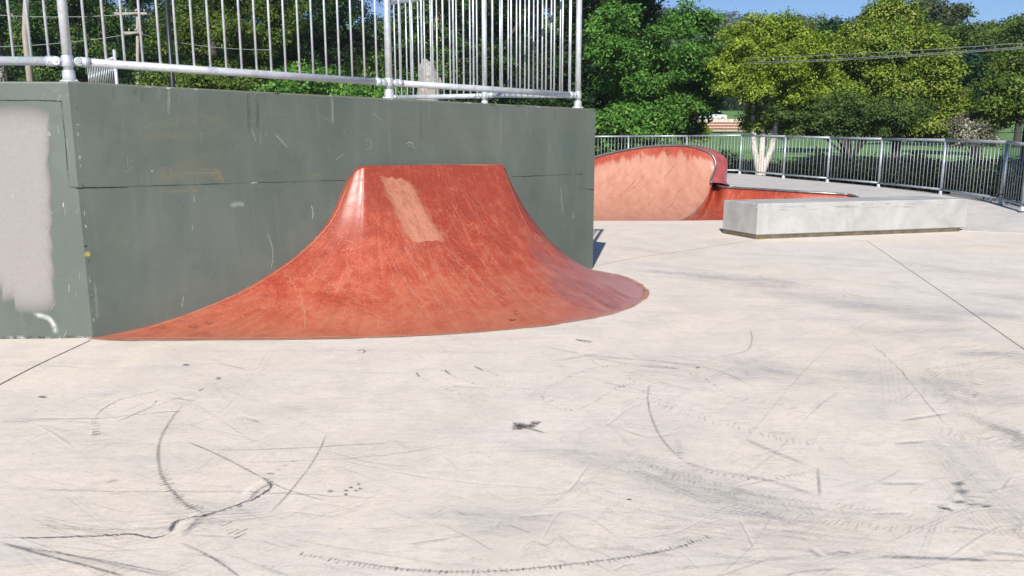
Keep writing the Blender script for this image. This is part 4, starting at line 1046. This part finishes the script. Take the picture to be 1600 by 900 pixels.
tree('background_tree','dim tree filling the gap behind the right dark gums','tree',820,64,GRP,fill(660,1010,-20,170,36,44,32),'dark',1.04,61,0.697,0.272,trunk=(.3,6.))
tree('leafy_shrub','bright green shrub low behind the bottom rail at the railing middle','bush',475,30,None,fill(415,545,122,165,14,26,15),'oak',2.6,36,.34,.16,trunk=(.08,1.5),tone=.22)
tree('leafy_shrub','rounded green shrub low behind the rail just left of the middle post','bush',578,31,None,fill(545,610,138,170,8,20,12),'oak',2.8,36,.32,.15,trunk=(.08,1.5),tone=.22)
tree('leafy_shrub','olive shrub low behind the rail at the foot of the dark steel post','bush',300,32,None,fill(235,400,118,160,16,26,15),'olive',2.4,36,.34,.16,trunk=(.08,1.5),tone=.22)
tree('leafy_shrub','dark green shrub low behind the right platform post','bush',945,30,None,fill(905,985,182,222,10,24,14),'oak',2.6,36,.32,.16,trunk=(.08,1.2),tone=.2)
# pale broken trunk seen through the doubled bars
tp=atY(668,150,30); mb=MB()
mb.tube([tp-V(0,0,3.6),tp-V(.05,0,.6),tp+V(.1,0,.6),tp+V(-.05,0,1.1),tp+V(-.1,.1,1.35)],[.5,.48,.42,.3,.08],12); mb.tube([tp+V(.1,0,.2),tp+V(.5,0,.5),tp+V(.62,0,.2)],[.25,.2,.05],8)
tag(mb.build('tree_stump',mat_bark('pale_mottled_stump',(.09,.08,.065),(.34,.31,.27),(4,4,3))),'pale broken tree stump behind the doubled bars of the platform railing','tree stump')

# near-black shrubs standing in for tree shade outside the steel fence
shade_shrub_xy=[(11.0,15.4),(11.1,17.2),(11.1,18.9),(10.5,20.4),(10.1,21.9),(9.5,23.4),(9.6,25.2),(7.0,27.4),(12.4,17.6),(12.2,20.0),(11.6,22.3),(11.0,24.0),(10.8,26.0),(13.6,20.5),(13.0,23.2),(12.6,25.8),(6.0,28.4),(14.6,24.0),(14.0,27.0),(9.4,31.2),(8.2,31.4),(10.6,30.6),(12.0,29.5),(11.6,28.0),(7.2,30.8)]
where=['nearest the fence corner','second behind the fence corner','third behind the fence corner','opposite the fence middle','just right of the white trunks','beside the white trunks']
for i,(x,y) in enumerate(shade_shrub_xy):
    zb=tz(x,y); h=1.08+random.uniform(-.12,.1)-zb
    r=empty('shade_shrub',V(x,y,zb),'near-black rounded shrub standing in for tree shade outside the galvanised fence','shrub','shade stand-in shrubs outside the fence')
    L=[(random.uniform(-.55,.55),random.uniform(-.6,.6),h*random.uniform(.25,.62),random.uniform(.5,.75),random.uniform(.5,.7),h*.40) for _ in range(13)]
    C,O=crownpts(L,9,.3); v,t=leaves(C,O,24,.2,.10,.7,.3,.8,.25); leafmesh('shade_foliage',v,t,M['shade_hedge'],r)
    mb=MB()
    for k in range(4): mb.tube([(random.gauss(0,.06),random.gauss(0,.06),-.1),(random.uniform(-.4,.4),random.uniform(-.4,.4),h*.6)],[.03,.012],5)
    mb.build('stem',M['bark'],r)
# grass tufts along the fence foot
pts=[]
for i in range(5,len(fence_pts)-2):
    a=V(*fence_pts[i]); b=V(*fence_pts[i+1]); d=(b-a); s=V(-d.y,d.x,0).normalized()
    if s.x<0: s=-s
    for k in range(int(d.length*38)):
        if math.sin(a.y*2.1+k*.11)<-.3: continue
        p=a.lerp(b,random.random())+s*random.uniform(.25,1.1); pts.append((p.x,p.y,tz(p.x,p.y)+.1))
c=np.array(pts); o=np.tile([0,-1.,0],(len(c),1)); v,t=leaves(c,o,14,.16,.26,1.2,0,1.2,.25,.14)
tag(leafmesh('grass_tufts',v,t,M['grass']),'tufts of dry yellow-green grass along the foot of the fence','grass',kind='stuff')

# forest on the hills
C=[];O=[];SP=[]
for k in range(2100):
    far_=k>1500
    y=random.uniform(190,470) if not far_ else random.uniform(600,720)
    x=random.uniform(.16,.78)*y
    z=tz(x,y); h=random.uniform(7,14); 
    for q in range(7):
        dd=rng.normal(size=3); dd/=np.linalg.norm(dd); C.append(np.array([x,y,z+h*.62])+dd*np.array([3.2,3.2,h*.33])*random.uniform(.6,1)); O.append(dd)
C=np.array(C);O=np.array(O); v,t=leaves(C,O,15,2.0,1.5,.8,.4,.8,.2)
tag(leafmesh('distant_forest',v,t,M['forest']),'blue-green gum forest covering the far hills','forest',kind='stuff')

# ------------------------------------------------------------------ poles and wires
def pole(px,Y,ytop,r,label,arms=()):
    b=atY(px,150,Y); zb=tz(b.x,Y); t=atY(px-2,ytop,Y)
    R=empty('utility_pole',V(b.x,Y,zb),label,'utility pole','utility poles')
    m=MB(); m.tube([(0,0,-.5),(0,0,(t.z-zb)*.5),(t.x-b.x,0,t.z-zb)],[r*1.1,r,r*.85],12); m.build('shaft',M['pole'],R)
    for y0,w in arms:
        z=atY(px,y0,Y).z-zb; m=MB(); m.box((0,-r-.05,z),(w,.1,.12),None,0,.01); a=m.build('crossarm',M['pole'],R)
        for k in (-.42,-.15,.15,.42):
            m=MB(); m.tube([(k*w,-r-.05,z+.06),(k*w,-r-.05,z+.16),(k*w,-r-.05,z+.22)],[.03,.045,.02],8); m.build('insulator',M['wire'],a)
    return R,t
pole(50,38,-160,.15,'thick weathered wooden pole behind the left end of the platform railing')
pole(217,42,14,.09,'slim wooden utility pole with two crossarms behind the first railing panel',((22,1.7),(52,1.1)))
sp=atY(270,134,14.5); m=MB(); R=empty('steel_post',V(sp.x,14.5,.0),'dark painted steel post standing behind the first railing panel','post')
m.tube([(0,0,0),(0,0,4.6)],.042,14); m.build('shaft',M['black'],R); m=MB(); m.box((0,0,.01),(.2,.2,.02),None,0,.004); m.build('base_plate',M['black'],R); m=MB(); m.tube([(0,0,4.6),(0,0,4.63),(0,0,4.65)],[.05,.05,.02],12); m.build('cap',M['black'],R)
def wire(a,b,sag,r,label,group):
    m=MB(); m.tube([a.lerp(b,i/20)-V(0,0,sag*4*(i/20)*(1-i/20)) for i in range(21)],r,6)
    o=m.build('power_line',M['wire']); tag(o,label,'power line',group)
g_='power lines in front of the trees'
for (y0,y1,lab) in ((92,58,'uppermost of the three power lines crossing before the yellow-green trees'),(99,64,'middle one of the three power lines crossing before the yellow-green trees'),(101.5,66,'lowest of the three power lines crossing before the yellow-green trees')):
    wire(atY(1082,y0,30.8),atY(1720,y1,17.),.10,.0085,lab,g_)
g_='power lines behind the railing'
wire(atY(-120,12,41),atY(217,21,41.8),.3,.014,'upper thin wire running left from the slim crossarm pole',g_)
wire(atY(-120,72,41),atY(217,51,41.8),.3,.014,'lower thin wire running left from the slim crossarm pole',g_)
wire(atY(217,52,41.8),atY(420,78,30),.2,.014,'thin wire sloping down to the right from the slim crossarm pole',g_)

# ------------------------------------------------------------------ the oval and the car park beyond
OF=empty('oval_fence',V(14,60,tz(14,60)),'low black rail fence along the green oval behind the steel fence','fence')
prev=None
for i in range(10):
    x=12.6+i*3.45; z=tz(x,60); m=MB(); m.tube([(x,60,z-.2),(x,60,z+1.02)],.05,8); sub(m,'post',M['black'],OF)
    if prev: m=MB(); m.tube([prev+V(0,0,1.0),V(x,60,z+1.0)],.045,8); sub(m,'rail',M['black'],OF)
    prev=V(x,60,z)
gp_=atY(1092,226,58); zt_=atY(1092,183,58); R=empty('marker_pole',V(gp_.x,58,tz(gp_.x,58)),'slim pale grey pole standing by the black oval fence','pole')
m=MB(); m.tube([(0,0,-.2),(0,0,zt_.z-R.location.z)],.06,8); m.build('shaft',mat_simple('grey_paint',(.45,.46,.47),.5),R)
m=MB(); m.box((0,-.07,.75),(.16,.03,.16),None,0,.01); m.build('tag_plate',M['black'],R)
# terraced retaining steps
TS=empty('terraced_steps',V(32,110,tz(32,110)),'pale stepped retaining terraces with brick-red risers below the car park','terrace')
mst=mat_simple('pale_paving',(.50,.42,.34),.8,0,2,.2); mbr=mat_simple('brick_riser',(.30,.13,.08),.8,0,4,.3)
for k in range(5):
    z0=3.55+k*.48; yy=107+k*2.0; x0=28.2-k*.35; x1=38+k*.2
    m=MB(); m.box(((x0+x1)/2,yy+1.1,z0+.20),(x1-x0,2.4,.12),None,0,.02); sub(m,'tread',mst,TS)
    m=MB(); m.box(((x0+x1)/2,yy+1.15,z0-.12),(x1-x0-.1,2.2,.5),None,0,.02); sub(m,'riser',mbr,TS)
m=MB(); m.box((33,120.0,6.0),(13,3,.5),None,0,.02); sub(m,'top_paving',mst,TS)
def car(px,Y,zb,col,label,rz):
    p=atY(px,190,Y); R=empty('parked_car',V(p.x,Y,zb),label,'car','parked cars',rz)
    paint=mat_simple('car_paint_'+('red' if col[0]>2*col[1] else 'white'),col,.25,0,3,.03); glass=M['glass']
    # body side outline, extruded with a tumblehome cabin
    prof=[(-2.15,.35),(-2.2,.62),(-2.1,.82),(-1.35,.92),(-.7,.98),(1.5,1.0),(2.05,.92),(2.15,.6),(2.1,.35)]
    m=MB(); n=len(prof)
    rows=[]
    for y,k in ((-.86,.0),(-.90,.03),(.90,.03),(.86,0)):
        rows.append([V(x*(1 if k else .985),y,z) for x,z in prof])
    m.grid(rows,0,False); m.add(rows[0],[tuple(range(n))]); m.add(rows[-1],[tuple(range(n))[::-1]]); m.add([rows[0][0],rows[0][-1],rows[-1][-1],rows[-1][0]],[(0,1,2,3)])
    body=m.build('body',paint,R)
    cab=[(-.95,.96),(-.25,1.44),(.9,1.48),(1.7,1.0)]
    m=MB(); lo=[V(-1.0,-.82,.95),V(1.75,-.82,.98),V(1.75,.82,.98),V(-1.0,.82,.95)]; hi=[V(-.25,-.62,1.42),V(1.0,-.62,1.46),V(1.0,.62,1.46),V(-.25,.62,1.42)]
    m.add(lo+hi,[(0,1,5,4),(1,2,6,5),(2,3,7,6),(3,0,4,7)]); m.build('windows',glass,R)
    m=MB(); m.box((.38,0,1.47),(1.35,1.28,.06),None,0,.02); m.build('roof',paint,R)
    for x in (-1.35,1.35):
        for s in (-.86,.86):
            m=MB(); m.tube([(x,s-.1*(1 if s>0 else -1),.32),(x,s+.03*(1 if s>0 else -1),.32)],.32,16); w=m.build('wheel',M['black'],R)
            m=MB(); m.tube([(x,s+.02*(1 if s>0 else -1),.32),(x,s+.045*(1 if s>0 else -1),.32)],.19,12); m.build('rim',M['galv'],w)
    for s in (-.6,.6):
        m=MB(); m.box((-2.17,s,.68),(.06,.34,.14),None,0,.02); m.build('headlight',M['galv'],R)
M['glass']=mat_simple('car_glass',(.02,.024,.028),.1)
car(1083,132,6.5,(.50,.015,.03),'red parked car half hidden by shrubs left of the white car',.5)
car(1113,128,6.35,(.75,.76,.78),'white parked car above the stepped terraces seen between the trees',.35)

# ------------------------------------------------------------------ air
mb=MB(); mb.box((0,560,71),(2600,1320,150)); 
hz=bpy.data.materials.new('valley_air'); hz.use_nodes=True; nt=hz.node_tree; nt.nodes.remove(nt.nodes['Principled BSDF'])
pv=nt.nodes.new('ShaderNodeVolumePrincipled'); pv.inputs['Color'].default_value=(.80,.88,1,1); pv.inputs['Density'].default_value=.00032; pv.inputs['Anisotropy'].default_value=0
nt.links.new(pv.outputs[0],nt.nodes['Material Output'].inputs['Volume'])
tag(mb.build('haze',hz),'thin blue air between the park and the far hills','haze',kind='stuff')

# ------------------------------------------------------------------ light, sky, camera
EL=math.radians(34.1); AZ=V(.467,2.57,0).normalized()
sun=bpy.data.lights.new('sun','SUN'); sun.energy=5.0; sun.angle=math.radians(.53); sun.color=(1,.955,.89)
so=bpy.data.objects.new('sun',sun); COL.objects.link(so)
dirn=V(AZ.x*math.cos(EL),AZ.y*math.cos(EL),-math.sin(EL)); so.rotation_euler=dirn.to_track_quat('-Z','Y').to_euler(); so.location=(-5,-10,20)
w=bpy.data.worlds.new('World'); S.world=w; w.use_nodes=True; nt=w.node_tree
sky=nt.nodes.new('ShaderNodeTexSky'); sky.sky_type='NISHITA'; sky.sun_disc=False; sky.sun_elevation=EL; sky.sun_rotation=math.atan2(-AZ.x,-AZ.y)
sky.air_density=1.0; sky.dust_density=.0; sky.ozone_density=9.0; sky.altitude=0
nt.links.new(sky.outputs[0],nt.nodes['Background'].inputs[0]); nt.nodes['Background'].inputs[1].default_value=.072
cam=bpy.data.cameras.new('camera'); co=bpy.data.objects.new('camera',cam); COL.objects.link(co); S.camera=co
cam.sensor_width=36; cam.lens=36*F/1600; co.location=EYE; co.rotation_euler=(math.pi/2-PITCH,0,0); cam.clip_start=.05; cam.clip_end=5000
S.render.resolution_x=1024; S.render.resolution_y=576
S.view_settings.view_transform='Standard'; S.view_settings.look='None'; S.view_settings.gamma=1; S.view_settings.exposure=.62
S.render.engine='CYCLES'; S.cycles.transparent_max_bounces=24; S.cycles.max_bounces=6
